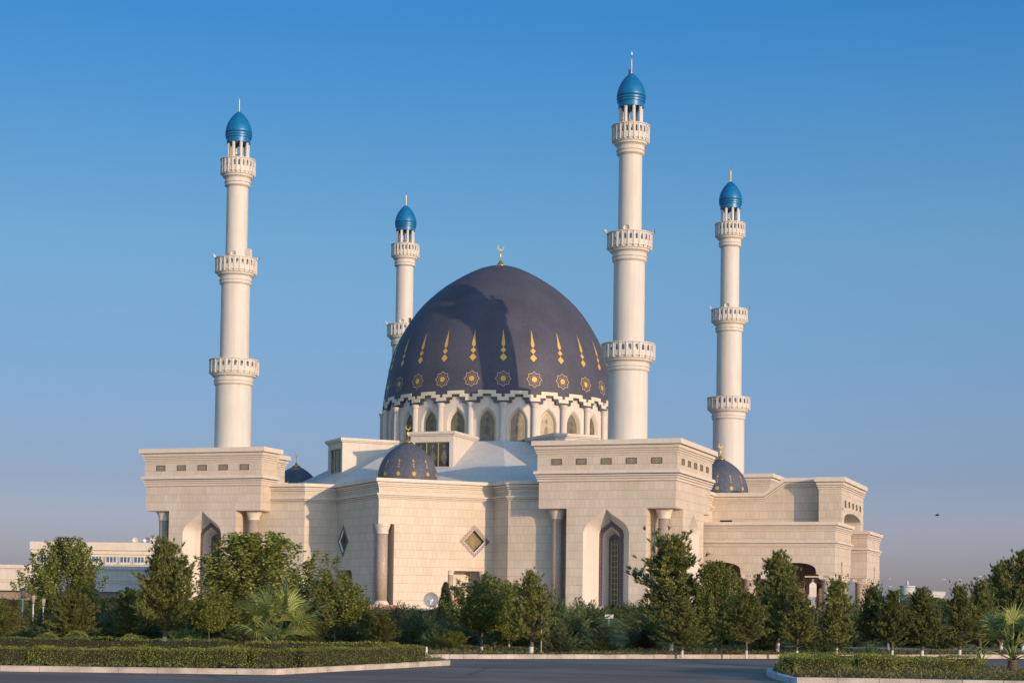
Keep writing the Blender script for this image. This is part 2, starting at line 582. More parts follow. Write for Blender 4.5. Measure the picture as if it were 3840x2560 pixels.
def grille(fr, u, z, w=1.12, h=0.58, parent=None):
    mb = MB()
    mb.face([fr.p(u - w / 2, 0.012, z - h / 2), fr.p(u + w / 2, 0.012, z - h / 2), fr.p(u + w / 2, 0.012, z + h / 2), fr.p(u - w / 2, 0.012, z + h / 2)], 1)
    t = 0.05
    mb.box(fr, u - w / 2 - t, u + w / 2 + t, 0.0, 0.05, z + h / 2, z + h / 2 + t, 0, 'b')
    mb.box(fr, u - w / 2 - t, u + w / 2 + t, 0.0, 0.05, z - h / 2 - t, z - h / 2, 0, 'b')
    mb.box(fr, u - w / 2 - t, u - w / 2, 0.0, 0.05, z - h / 2, z + h / 2, 0, 'btu')
    mb.box(fr, u + w / 2, u + w / 2 + t, 0.0, 0.05, z - h / 2, z + h / 2, 0, 'btu')
    k = 0
    for a, b, c, d in ((-.5, -.5, -.05, .5), (-.5, .5, -.05, -.5), (.05, -.5, .5, .5), (.05, .5, .5, -.5), (-.5, 0, -.25, .5), (-.5, 0, -.25, -.5), (.5, 0, .25, .5), (.5, 0, .25, -.5), (-.25, .5, 0.0, 0), (-.25, -.5, 0, 0), (.25, .5, 0, 0), (.25, -.5, 0, 0)):
        k += 1
        dd = 0.022 + 0.0012 * k
        p0, p1 = Vector((a * w, b * h)), Vector((c * w, d * h))
        n = Vector((-(p1 - p0).y, (p1 - p0).x)).normalized() * 0.026
        q = [p0 + n, p1 + n, p1 - n, p0 - n]
        mb.face([fr.p(u + s.x, dd, z + s.y) for s in q], 2)
    return mb.build('vent_grille', [MT['bronze'], MT['ventback'], MT['bronze']], parent)


def portal_niche(fr, uc, parent):
    """deep splayed niche with two tiled arches and a tall lattice window"""
    O = persian(uc, 2.62, 0.95, 9.25, 11.93)
    A = persian(uc, 1.42, 0.95, 9.2, 10.75)
    B = persian(uc, 0.98, 0.95, 9.0, 10.15)
    Cc = persian(uc, 0.66, 1.35, 8.75, 9.40)
    Dd = persian(uc, 0.36, 1.45, 8.55, 8.95)
    mb = MB()
    reveal(mb, fr, O, 0, A, -2.15)
    mb.ring([fr.p(u, -2.15, z) for u, z in B], [fr.p(u, -2.15, z) for u, z in A], 1)
    reveal(mb, fr, B, -2.15, Cc, -3.45)
    mb.ring([fr.p(u, -3.45, z) for u, z in Dd], [fr.p(u, -3.45, z) for u, z in Cc], 1)
    niche = mb.build('arched_niche', [MT['plaster'], MT['pattern']], parent)
    w = MB()
    w.face([fr.p(u, -3.60, z) for u, z in Dd], 0)
    for s in (-1, 1):
        w.box(fr, uc + s * 0.36 - 0.03, uc + s * 0.36 + 0.03, -3.58, -3.42, 1.45, 8.55, 1, 'b')
    for i in range(11):
        z = 1.9 + i * 0.62
        w.box(fr, uc - 0.32, uc + 0.32, -3.58, -3.46, z, z + 0.07, 1, 'b')
    w.box(fr, uc - 0.02, uc + 0.02, -3.585, -3.53, 1.5, 8.7, 1, 'b')
    w.build('lattice_window', [MT['greenglass'], MT['brass']], niche)
    return niche


def round_column(mb, x, y, z0, z1, r, cap=0.95, mat=0, matc=1):
    mb.lathe(x, y, [(r * 1.35, z0), (r * 1.35, z0 + 0.18), (r * 1.2, z0 + 0.30), (r * 1.12, z0 + 0.42), (r, z0 + 0.5)], 24, matc)
    mb.lathe(x, y, [(r, z0 + 0.5), (r * 0.98, z1 - cap)], 24, mat)
    h = cap
    mb.lathe(x, y, [(r * 1.02, z1 - h), (r * 1.12, z1 - h + 0.02), (r * 1.12, z1 - h + 0.12), (r * 1.04, z1 - h + 0.16), (r * 1.12, z1 - h * 0.6), (r * 1.34, z1 - h * 0.3),
                    (r * 1.36, z1 - h * 0.22), (r * 1.44, z1 - h * 0.2), (r * 1.44, z1)], 24, matc)


def corner_block(sx, sy):
    cx, cy, hx, hy = 25.28 * sx, -25.42 * -sy, 8.0, 8.2
    cy = 25.42 * sy
    px, py = 4.57, 4.85
    loc = [(8, 8.2), (-8, 8.2), (-8, 4.4), (-4.5, 4.4), (-4.5, -4.3), (4.2, -4.3), (4.2, -8.2), (8, -8.2)]
    poly_up = [(cx + u * sx, cy + v * sy) for u, v in loc]
    if sx * sy < 0: poly_up.reverse()
    poly_lo = offset(poly_up, -0.16)
    mb = MB()
    mb.sweep(poly_lo, [(0, 12.0), (0, 15.11)])
    mb.sweep(poly_up, [(0, 15.6), (0, 18.12)])
    mb.face([(x, y, 12.0) for x, y in reversed(poly_lo)])
    # the legs: a cross of piers under the block
    ex, ey = 7.84, hy - 0.16
    cr = [(cx - px, cy - ey), (cx + px, cy - ey), (cx + px, cy - py), (cx + ex, cy - py), (cx + ex, cy + py), (cx + px, cy + py),
          (cx + px, cy + ey), (cx - px, cy + ey), (cx - px, cy + py), (cx - ex, cy + py), (cx - ex, cy - py), (cx - px, cy - py)]
    niches = []
    for i in range(12):
        a, b = cr[i], cr[(i + 1) % 12]
        fr, L_ = edge_frame(a, b)
        outward = None
        if i == 0 and sy < 0: outward = 'S'
        if i == 3 and sx > 0: outward = 'E'
        if i == 9 and sx < 0: outward = 'W'
        if i == 6 and sy > 0: outward = 'N'
        if outward:
            wall_notch(mb, fr, 0, L_, 0.95, 12.0, [persian(L_ / 2, 2.62, 0.95, 9.25, 11.93)])
            niches.append((fr, L_ / 2))
        else:
            wall_notch(mb, fr, 0, L_, 0.95, 12.0, [])
    blk = mb.build('corner_block', MT['tile'], MOS)
    c = MB()
    c.sweep(poly_up, [(0.0, 18.08)] + block_prof(18.10)[1:] + [(-0.3, 19.50), (-0.3, 19.25)], 0, top=True)
    c.sweep(poly_up, [(-0.17, 15.0), (0.0, 15.02), (0.0, 15.22), (-0.12, 15.23), (-0.12, 15.30), (0.08, 15.30), (0.08, 15.48), (-0.08, 15.49), (-0.08, 15.56), (0.16, 15.56), (0.18, 15.72), (0.0, 15.73), (0.0, 15.82), (0.34, 15.82), (0.34, 16.17), (0.0, 16.19)], 0)
    c.build('cornice', MT['band'], blk)
    for fr, u in niches:
        portal_niche(fr, u, blk)
    # grilles on the outward faces
    for ang, on in ((0, sy < 0), (pi / 2, sx > 0), (pi, sy > 0), (-pi / 2, sx < 0)):
        if not on: continue
        half = 8.2 if ang in (0, pi) else 8.0
        fr = Fr(cx, cy, ang)
        f2 = Fr(*fr.p(0, half, 0)[:2], ang)
        for k in range(5):
            grille(f2, (k - 2) * 2.86, 17.17, parent=blk)
    # columns in the recessed corners
    for ax, ay in ((1, 1), (1, -1), (-1, 1), (-1, -1)):
        if ax != sx and ay != sy: continue
        col = MB()
        round_column(col, cx + ax * 6.15, cy + ay * 6.45, 0.95, 12.0, 0.66, 1.1)
        col.build('corner_column', [MT['pink'], MT['band']], blk)
    return blk


for sx, sy in ((-1, -1), (1, -1), (-1, 1), (1, 1)):
    corner_block(sx, sy)

# ------------------------------------------------------------------ main body
def rot4(pts, k):
    a = k * pi / 2
    return [(x * cos(a) - y * sin(a), x * sin(a) + y * cos(a)) for x, y in pts]


S_up = [(-21.2, -30.9), (-12.9, -30.9), (-10.0, -28.0), (0, -38.0), (10.0, -28.0), (12.9, -30.9), (21.2, -30.9)]
S_lo = [(-21.2, -30.9), (-12.9, -30.9), (-10.0, -28.0), (-1.35, -36.65), (0, -35.3), (1.35, -36.65), (10.0, -28.0), (12.9, -30.9), (21.2, -30.9)]
poly_up = S_up + [(30.9, -21.2), (30.9, 21.2)] + rot4(S_up, 2) + rot4(S_up, 3)
poly_lo = S_lo + [(30.9, -21.2), (30.9, 21.2)] + rot4(S_lo, 2) + rot4(S_lo, 3)
body = MB()
body.sweep(poly_up, [(0, 10.17), (0, 15.0)])
for k in (0, 2, 3):
    tip = rot4([(-1.35, -36.65), (0, -38), (1.35, -36.65), (0, -35.3)], k)
    body.face([(x, y, 10.17) for x, y in reversed(tip)])
n_lo = len(poly_lo)
diamond_jobs, porch_jobs = [], []
for i in range(n_lo):
    a, b = poly_lo[i], poly_lo[(i + 1) % n_lo]
    fr, L_ = edge_frame(a, b)
    if abs(L_ - 12.23) < 0.1:              # the long faces beside each tip
        left = math.hypot(*a) < math.hypot(*b)   # valley first
        valley0 = left
        if valley0:
            uc, n0, n1 = 2.33, 0.5, 5.6
        else:
            uc, n0, n1 = L_ - 2.33, L_ - 5.6, L_ - 0.5
        zc, zt, zb, hd = 8.5, 9.93, 7.07, 1.43
        z0, z1, zn = 0.95, 10.17, 5.07
        body.face([fr.p(u, 0, z) for u, z in ((0, z0), (n0, z0), (n0, zn), (uc, zn), (uc, zb), (uc - hd, zc), (uc, zt), (uc, z1), (0, z1))])
        body.face([fr.p(u, 0, z) for u, z in ((uc, zn), (n1, zn), (n1, z0), (L_, z0), (L_, z1), (uc, z1), (uc, zt), (uc + hd, zc), (uc, zb))])
        diamond_jobs.append((fr, uc, zc))
        porch_jobs.append((fr, n0, n1, zn))
    else:
        body.face([fr.p(0, 0, 0.95), fr.p(L_, 0, 0.95), fr.p(L_, 0, 10.17), fr.p(0, 0, 10.17)])
BODY = body.build('body_wall', MT['tile'], MOS)
c = MB()
c.sweep(poly_up, [(0, 14.23), (0.10, 14.24), (0.10, 14.37), (0.0, 14.38), (0.0, 14.44), (0.17, 14.44), (0.17, 14.57), (0.04, 14.58), (0.04, 14.64), (0.26, 14.64), (0.30, 14.84), (0.10, 14.85), (0.10, 14.93), (0.50, 14.93), (0.50, 15.32), (-0.25, 15.34), (-0.25, 14.95)])
c.sweep(poly_up, [(0, 13.03), (0.10, 13.05), (0.13, 13.17), (0.0, 13.18), (0.0, 13.24), (0.20, 13.24), (0.24, 13.38), (0.06, 13.39), (0.06, 13.45), (0.36, 13.45), (0.36, 13.60), (0, 13.66)])
c.build('parapet_cornice', MT['band'], BODY)
pod = MB()
pod.sweep(offset(poly_up, 0.0), [(0.5, -0.3), (0.5, 0.92), (0.56, 0.94), (0.56, 1.05), (-3, 1.05)])
pod.build('stone_plinth', MT['band'], MOS)
for fr, uc, zc in diamond_jobs:
    def dia(h, d):
        return [fr.p(uc, d, zc - h), fr.p(uc + h, d, zc), fr.p(uc, d, zc + h), fr.p(uc - h, d, zc)]
    mb = MB()
    mb.ring(dia(1.42, 0.05), dia(1.90, 0.05), 0, True)
    mb.ring(dia(1.90, 0.05), dia(1.90, 0.0), 0, True)
    mb.ring(dia(1.42, 0.05), dia(1.42, -0.10), 1, True)
    mb.ring(dia(1.32, -0.10), dia(1.42, -0.10), 1, True)
    mb.ring(dia(1.32, -0.10), dia(1.20, -0.6), 3, True)
    w = mb.build('diamond_window', [MT['pattern'], MT['white'], MT['brass'], MT['olive']], BODY)
    g = MB()
    g.face(dia(1.20, -0.6), 0)
    g.ring(dia(0.92, -0.585), dia(1.02, -0.585), 1, True)
    # small ogival medallion in the middle
    for a0 in (-1, 1):
        pts = [(0, -0.78), (0.18 * a0, -0.50), (0.36 * a0, -0.25), (0.44 * a0, 0), (0.36 * a0, 0.25), (0.18 * a0, 0.50), (0, 0.78)]
        g.face([fr.p(uc + u, -0.58, zc + z) for u, z in pts], 1)
    g.build('pane', [MT['goldglass'], MT['bronze']], w)
for fr, n0, n1, zn in porch_jobs:
    mb = MB()
    P = fr.p
    D = -2.6
    mb.face([P(n0, 0, zn), P(n1, 0, zn), P(n1, D, zn), P(n0, D, zn)])
    mb.face([P(n0, 0, .95), P(n0, 0, zn), P(n0, D, zn), P(n0, D, .95)])
    mb.face([P(n1, D, .95), P(n1, D, zn), P(n1, 0, zn), P(n1, 0, .95)])
    mb.face([P(n0, D, .95), P(n0, D, zn), P(n1, D, zn), P(n1, D, .95)])
    mb.box(fr, n0 + 1.9, n1 - 1.9, D, D + 0.12, .95, 3.3, 1, 'b')
    po = mb.build('porch', [MT['plaster'], MT['redstone']], BODY)
    for u in (n0 + 0.55, n1 - 0.55):
        cc = MB()
        x, y, _ = P(u, -0.55, 0)
        round_column(cc, x, y, 0.95, zn, 0.33, 0.5)
        cc.build('porch_column', [MT['pink'], MT['band']], po)
for k in (0, 2, 3):
    x, y = rot4([(0, -36.9)], k)[0]
    cc = MB()
    round_column(cc, x, y, 1.05, 10.17, 0.64, 1.1)
    cc.build('engaged_column', [MT['pink'], MT['band']], BODY)
    base = MB()
    bx, by = rot4([(0, -37.6)], k)[0]
    sq = [(bx - 2.3, by), (bx, by - 2.3), (bx + 2.3, by), (bx, by + 2.3)]
    base.sweep(sq, [(0, -0.2), (0, 1.10)], top=True)
    base.build('column_plinth', MT['redstone'], BODY)

# roof of the body and the octagonal slope below the drum
rf = MB()
rf.face([(x, y, 14.96) for x, y in offset(poly_up, -0.1)], 0)
def octa(r, z): return [(r * cos(radians(22.5 + 45 * k)), r * sin(radians(22.5 + 45 * k)), z) for k in range(8)]
o1, o2 = octa(30.2, 15.0), octa(17.0, 21.45)
for i in range(8):
    rf.face([o1[i], o1[(i + 1) % 8], o2[(i + 1) % 8], o2[i]], 0)
rf.face(o2, 0)
ROOF = rf.build('octagonal_roof', MT['roof'], MOS)
for k in range(8):
    az = radians(-90 + 45 * k)
    fr = Fr(0, 0, az + pi / 2)
    mb = MB()
    poly = [fr.p(-2.8, 22.9, 0)[:2], fr.p(2.8, 22.9, 0)[:2], fr.p(2.8, 15.2, 0)[:2], fr.p(-2.8, 15.2, 0)[:2]]
    mb.box(fr, -2.8, -2.3, 22.5, 22.9, 16.0, 21.45, 0, 'ut')
    mb.box(fr, 2.3, 2.8, 22.5, 22.9, 16.0, 21.45, 0, 'ut')
    mb.box(fr, -2.3, 2.3, 22.5, 22.9, 20.75, 21.45, 0, 'tlr')
    mb.box(fr, -2.3, 2.3, 22.5, 22.9, 16.0, 17.25, 0, 'ulr')
    mb.face([fr.p(-2.8, 15.2, 16), fr.p(-2.8, 22.5, 16), fr.p(-2.8, 22.5, 21.45), fr.p(-2.8, 15.2, 21.45)])
    mb.face([fr.p(2.8, 22.5, 16), fr.p(2.8, 15.2, 16), fr.p(2.8, 15.2, 21.45), fr.p(2.8, 22.5, 21.45)])
    mb.sweep(poly, [(0, 21.45), (0.18, 21.50), (0.20, 21.64), (0.34, 21.68), (0.36, 22.0), (0, 22.02)], top=True)
    dm = mb.build('dormer', MT['plaster'], ROOF)
    w = MB()
    w.face([fr.p(-2.3, 22.62, 17.25), fr.p(2.3, 22.62, 17.25), fr.p(2.3, 22.62, 20.75), fr.p(-2.3, 22.62, 20.75)], 0)
    for u in (-0.77, 0.77):
        w.box(fr, u - 0.04, u + 0.04, 22.62, 22.72, 17.33, 20.67, 1, 'b')
    w.box(fr, -2.3, 2.3, 22.62, 22.74, 20.67, 20.75, 1, 'b')
    w.box(fr, -2.3, 2.3, 22.62, 22.74, 17.25, 17.33, 1, 'b')
    for u in (-1.53, 0, 1.53):
        q = [(0, -1.0), (0.26, -0.55), (0.42, 0), (0.26, 0.55), (0, 1.0), (-0.26, 0.55), (-0.42, 0), (-0.26, -0.55)]
        w.face([fr.p(u + a, 22.635, 18.9 + b) for a, b in q], 2)
        w.face([fr.p(u + a * .45, 22.635, 20.25 + b * .28) for a, b in q], 2)
    w.build('dormer_window', [MT['darkglass'], MT['brass'], MT['drumglass']], dm)

# ------------------------------------------------------------------ drum
DR = 15.1
dr = MB()
half = DR * math.tan(radians(7.5))
drum_fr = []
for k in range(24):
    az = radians(-90 + 15 * k)
    fr = Fr(0, 0, az + pi / 2)
    f2 = Fr(*fr.p(0, DR, 0)[:2], az + pi / 2)
    out = gothic(0, 1.24, 21.55, 23.9, 25.98)
    wall_notch(dr, f2, -half, half, 21.55, 28.0, [out])
    dr.face([f2.p(-half, 0, 20.9), f2.p(half, 0, 20.9), f2.p(half, 0, 21.55), f2.p(-half, 0, 21.55)])
    in1 = gothic(0, 1.13, 21.55, 23.85, 25.82)
    in2 = gothic(0, 1.04, 21.6, 23.8, 25.62)
    in3 = gothic(0, 0.95, 21.6, 23.75, 25.48)
    reveal(dr, f2, out, 0, in1, -0.10)
    reveal(dr, f2, in1, -0.10, in2, -0.32)
    reveal(dr, f2, in2, -0.32, in3, -0.55)
    drum_fr.append((f2, in3))
    dr.face([f2.p(-1.24, 0, 21.55), f2.p(1.24, 0, 21.55), f2.p(0.95, -0.55, 21.6), f2.p(-0.95, -0.55, 21.6)])
DRUM = dr.build('drum', MT['plaster'], MOS)
for f2, o in drum_fr:
    w = MB()
    w.face([f2.p(u, -0.56, z) for u, z in o], 0)
    inner = [(u * 0.93, 21.66 + (z - 21.6) * 0.965) for u, z in o]
    w.ring([f2.p(u, -0.50, z) for u, z in inner], [f2.p(u, -0.50, z) for u, z in o], 1)
    q = [(0, -0.62), (0.16, -0.38), (0.30, 0), (0.16, 0.38), (0, 0.62), (-0.16, 0.38), (-0.30, 0), (-0.16, -0.38)]
    w.face([f2.p(a, -0.545, 23.1 + b) for a, b in q], 2)
    w.face([f2.p(a * .75, -0.545, 24.25 + b * .6) for a, b in q], 2)
    w.build('drum_window', [MT['drumglass'], MT['brass'], MT['bronze']], DRUM)
for k in range(24):
    a = radians(-82.5 + 15 * k)
    cc = MB()
    x, y = 15.5 * cos(a), 15.5 * sin(a)
    cc.lathe(x, y, [(0.50, 21.45), (0.50, 21.62), (0.40, 21.70), (0.36, 21.85)], 20, 0)
    cc.lathe(x, y, [(0.34, 21.85), (0.33, 25.9)], 32, 0, False, flute=0.09)
    cc.lathe(x, y, [(0.35, 25.9), (0.40, 25.94), (0.38, 26.05), (0.46, 26.2), (0.50, 26.26), (0.50, 26.36)], 20, 0)
    cc.build('drum_column', MT['minaret'], DRUM)

# ------------------------------------------------------------------ great dome
PROF = [(0.0, 46.62), (0.9, 46.5), (2.0, 46.28), (2.85, 46.0), (4.0, 45.47), (5.2, 44.82), (6.3, 44.15), (7.4, 43.42), (8.45, 42.6), (9.45, 41.7), (10.3, 40.85), (11.15, 39.85),
        (11.85, 38.85), (12.52, 37.78), (13.08, 36.8), (13.6, 35.8), (14.0, 34.8), (14.35, 33.75), (14.6, 32.7), (14.8, 31.75), (14.97, 30.8), (15.1, 29.9), (15.27, 28.8), (15.38, 27.92)]
pr = np.array([p[0] for p in PROF])[::-1]; pz_ = np.array([p[1] for p in PROF])[::-1]


def dome_r(z):
    if z < 27.92: return 15.38 + (27.92 - z) * 0.06
    return float(np.interp(z, pz_, pr))


dm = MB()
fine = []
for i in range(len(PROF) - 1):
    (r0, z0), (r1, z1) = PROF[i], PROF[i + 1]
    fine.append((r0, z0))
fine.append(PROF[-1])
dm.lathe(0, 0, list(reversed(fine)), 192, 0, True)
dm.f = dm.f[:-1] if False else dm.f
# remove the bottom cap made by lathe
cap = [i for i, f in enumerate(dm.f) if len(f) == 192]
for i in reversed(cap):
    dm.f.pop(i); dm.m.pop(i); dm.sm.pop(i)
# stepped skirt: cells of angle x height
A_BR = [0, 0.75, 2.7, 3.3, 4.2, 5.5, 6.6, 7.5]
Z_BR = [26.38, 26.66, 26.86, 27.11, 27.24, 27.48, 27.92]
def f_edge(a): return 26.38 if a < 4.2 else (26.86 if a < 6.6 - 1.1 else 27.24)
def f_clo(a): return 26.66 if a < 2.7 else (27.11 if a < 5.5 else 27.48)
def f_cup(a): return 27.11 if a < 0.75 else (27.48 if a < 3.3 else 27.92)
TH = 0.32
for k in range(24):
    c0 = -82.5 + 15 * k
    for sgn in (-1, 1):
        for a0, a1 in zip(A_BR[:-1], A_BR[1:]):
            am = (a0 + a1) / 2
            th0, th1 = radians(c0 + sgn * a0), radians(c0 + sgn * a1)
            for z0, z1 in zip(Z_BR[:-1], Z_BR[1:]):
                zm = (z0 + z1) / 2
                if zm < f_edge(am): continue
                cream = f_clo(am) < zm < f_cup(am)
                R0, R1 = dome_r(z0), dome_r(z1)
                ex = 0.06 if cream else 0.0
                q = [((R0 + ex) * cos(th0), (R0 + ex) * sin(th0), z0), ((R0 + ex) * cos(th1), (R0 + ex) * sin(th1), z0),
                     ((R1 + ex) * cos(th1), (R1 + ex) * sin(th1), z1), ((R1 + ex) * cos(th0), (R1 + ex) * sin(th0), z1)]
                dm.face(q, 1 if cream else 0)
                qi = [((R0 - TH) * cos(th0), (R0 - TH) * sin(th0), z0), ((R0 - TH) * cos(th1), (R0 - TH) * sin(th1), z0),
                      ((R0 - TH) * cos(th1), (R0 - TH) * sin(th1), z1), ((R0 - TH) * cos(th0), (R0 - TH) * sin(th0), z1)]
                dm.face(qi, 0)
                if cream:
                    for tha, thb in ((th0, th0), (th1, th1)):
                        dm.face([(R0 * cos(tha), R0 * sin(tha), z0), ((R0 + ex) * cos(tha), (R0 + ex) * sin(tha), z0), ((R1 + ex) * cos(tha), (R1 + ex) * sin(tha), z1), (R1 * cos(tha), R1 * sin(tha), z1)], 1)
                    for R, z in ((R0, z0), (R1, z1)):
                        dm.face([(R * cos(th0), R * sin(th0), z), ((R + ex) * cos(th0), (R + ex) * sin(th0), z), ((R + ex) * cos(th1), (R + ex) * sin(th1), z), (R * cos(th1), R * sin(th1), z)], 1)
            ze = f_edge(am)
            R = dome_r(ze)
            dm.face([(R * cos(th0), R * sin(th0), ze), ((R - TH) * cos(th0), (R - TH) * sin(th0), ze), ((R - TH) * cos(th1), (R - TH) * sin(th1), ze), (R * cos(th1), R * sin(th1), ze)], 0)
        for a_ in (4.2, 5.5):
            za, zb = f_edge(a_ - 0.1), f_edge(a_ + 0.1)
            th = radians(c0 + sgn * a_)
            R = dome_r(za)
            dm.face([(R * cos(th), R * sin(th), za), ((R - TH) * cos(th), (R - TH) * sin(th), za), ((R - TH) * cos(th), (R - TH) * sin(th), zb), (R * cos(th), R * sin(th), zb)], 0)
    # soffit between dome shell and drum
for k in range(96):
    t0, t1 = 2 * pi * k / 96, 2 * pi * (k + 1) / 96
    dm.face([(14.9 * cos(t0), 14.9 * sin(t0), 27.9), (15.3 * cos(t0), 15.3 * sin(t0), 27.9), (15.3 * cos(t1), 15.3 * sin(t1), 27.9), (14.9 * cos(t1), 14.9 * sin(t1), 27.9)], 0)
    # blue corbel ring stepping in beneath
# gilded ornaments laid on the curved shell
def on_dome(az, s, z, lift=0.035):
    r = dome_r(z)
    a = az + s / max(r, 0.5)
    # outward lift along the normal
    r0, r1 = dome_r(z - 0.1), dome_r(z + 0.1)
    nz = (r0 - r1) / 0.2
    ln = sqrt(1 + nz * nz)
    rr = r + lift / ln
    return (rr * cos(a), rr * sin(a), z + lift * nz / ln)


def star_pts(cz, R, n=16, ratio=0.78):
    return [((R if i % 2 == 0 else R * ratio) * sin(2 * pi * i / n), cz + (R if i % 2 == 0 else R * ratio) * cos(2 * pi * i / n)) for i in range(n)]


for k in range(24):
    az = radians(-82.5 + 15 * k)
    for R0, R1 in ((1.06, 0.93), (0.66, 0.60)):
        a, b = star_pts(29.42, R0), star_pts(29.42, R1)
        dm.ring([on_dome(az, s, z) for s, z in a], [on_dome(az, s, z) for s, z in b], 3, True)
    ct = star_pts(29.42, 0.37, 16, 0.9)
    cen = on_dome(az, 0, 29.42)
    pts = [on_dome(az, s, z) for s, z in ct]
    for i in range(16): dm.face([cen, pts[i], pts[(i + 1) % 16]], 2)
    # tall flame: strips
    hs = [(0.0, 35.9), (0.07, 35.3), (0.15, 34.6), (0.24, 33.95), (0.22, 33.75), (0.0, 33.47)]
    for (h0, z0), (h1, z1) in zip(hs[:-1], hs[1:]):
        dm.face([on_dome(az, -h0, z0), on_dome(az, h0, z0), on_dome(az, h1, z1), on_dome(az, -h1, z1)], 2)
    for zc, hz, hw in ((33.08, 0.38, 0.36), (32.17, 0.5, 0.46)):
        dm.face([on_dome(az, 0, zc + hz), on_dome(az, hw, zc), on_dome(az, 0, zc - hz), on_dome(az, -hw, zc)], 2)
for k in range(12):
    az = radians(-82.5 + 30 * k)
    dm.face([on_dome(az, -0.09, 46.42), on_dome(az, 0.09, 46.42), on_dome(az, 0.0, 45.8 if k % 2 else 45.5)], 3)
DOME = dm.build('great_dome', [MT['domeblue'], MT['cream'], MT['orange'], plain('copper_mosaic_line', (0.42, 0.29, 0.16), 0.5)], MOS)


def finial(cx, cy, z, s, parent, crescent=True, rod=1.0):
    mb = MB()
    mb.lathe(cx, cy, [(0.88 * s, z), (0.88 * s, z + 0.10 * s), (0.55 * s, z + 0.18 * s), (0.42 * s, z + 0.22 * s), (0.42 * s, z + 0.42 * s), (0.30 * s, z + 0.46 * s), (0.22 * s, z + 0.7 * s), (0.12 * s, z + 0.78 * s), (0.055 * s, z + 0.85 * s),
                     (0.05 * s, z + 2.0 * s * rod), (0.09 * s, z + 2.05 * s * rod), (0.0, z + 2.12 * s * rod)], 16, 0)
    if crescent:
        zc = z + 2.12 * s * rod + 0.42 * s
        R = 0.42 * s
        n = 16
        fr = Fr(cx, cy, radians(20))
        out, inn = [], []
        for i in range(n + 1):
            t = radians(-60 + 300 * i / n) - pi / 2 - radians(90)
            t = radians(35) - i / n * radians(290)
            out.append((R * cos(t), R * sin(t)))
            w = 0.17 * R * 2 * sin(pi * i / n) + 0.004
            inn.append(((R - w) * cos(t), (R - w) * sin(t)))
        for d in (-0.04 * s, 0.04 * s):
            mb.ring([fr.p(u, d, zc + v) for u, v in out], [fr.p(u, d, zc + v) for u, v in inn], 0)
        mb.ring([fr.p(u, -0.04 * s, zc + v) for u, v in out], [fr.p(u, 0.04 * s, zc + v) for u, v in out], 0)
        mb.ring([fr.p(u, -0.04 * s, zc + v) for u, v in inn], [fr.p(u, 0.04 * s, zc + v) for u, v in inn], 0)
    return mb.build('finial', MT['gold'], parent)


finial(0, 0, 46.48, 1.02, DOME)

# ------------------------------------------------------------------ small domes
SPR = [(3.50, 14.9), (3.50, 15.9), (3.42, 16.6), (3.22, 17.3), (2.9, 17.95), (2.5, 18.5), (2.02, 19.0), (1.5, 19.4), (0.95, 19.75), (0.4, 20.02), (0, 20.12)]
MT['dullgold'] = plain('dull_gold_mosaic', (0.44, 0.27, 0.08), 0.55)


def small_dome(cx, cy):
    mb = MB()
    mb.lathe(cx, cy, SPR, 64, 0)
    zz = np.array([p[1] for p in SPR]); rr = np.array([p[0] for p in SPR])
    def on(az, s, z, lift=0.03):
        r = float(np.interp(z, zz, rr)) + lift
        a = az + s / r
        return (cx + r * cos(a), cy + r * sin(a), z)
    for k in range(12):
        az = radians(-84 + 30 * k)
        p = [on(az, s, z) for s, z in star_pts(16.15, 0.27, 16, 0.85)]
        c0 = on(az, 0, 16.15)
        for i in range(16): mb.face([c0, p[i], p[(i + 1) % 16]], 1)
        for zc, hz, hw in ((17.65, 0.22, 0.13), (17.25, 0.13, 0.10), (16.95, 0.12, 0.12)):
            mb.face([on(az, 0, zc + hz), on(az, hw, zc), on(az, 0, zc - hz), on(az, -hw, zc)], 2)
    d = mb.build('small_dome', [MT['smallblue'], MT['dullgold'], MT['dullgold']], MOS)
    finial(cx, cy, 20.0, 0.68, d, rod=1.05)
    return d


small_dome(0, -30.1); small_dome(-30.1, 0); small_dome(0, 30.1); small_dome(30.4, -0.2)

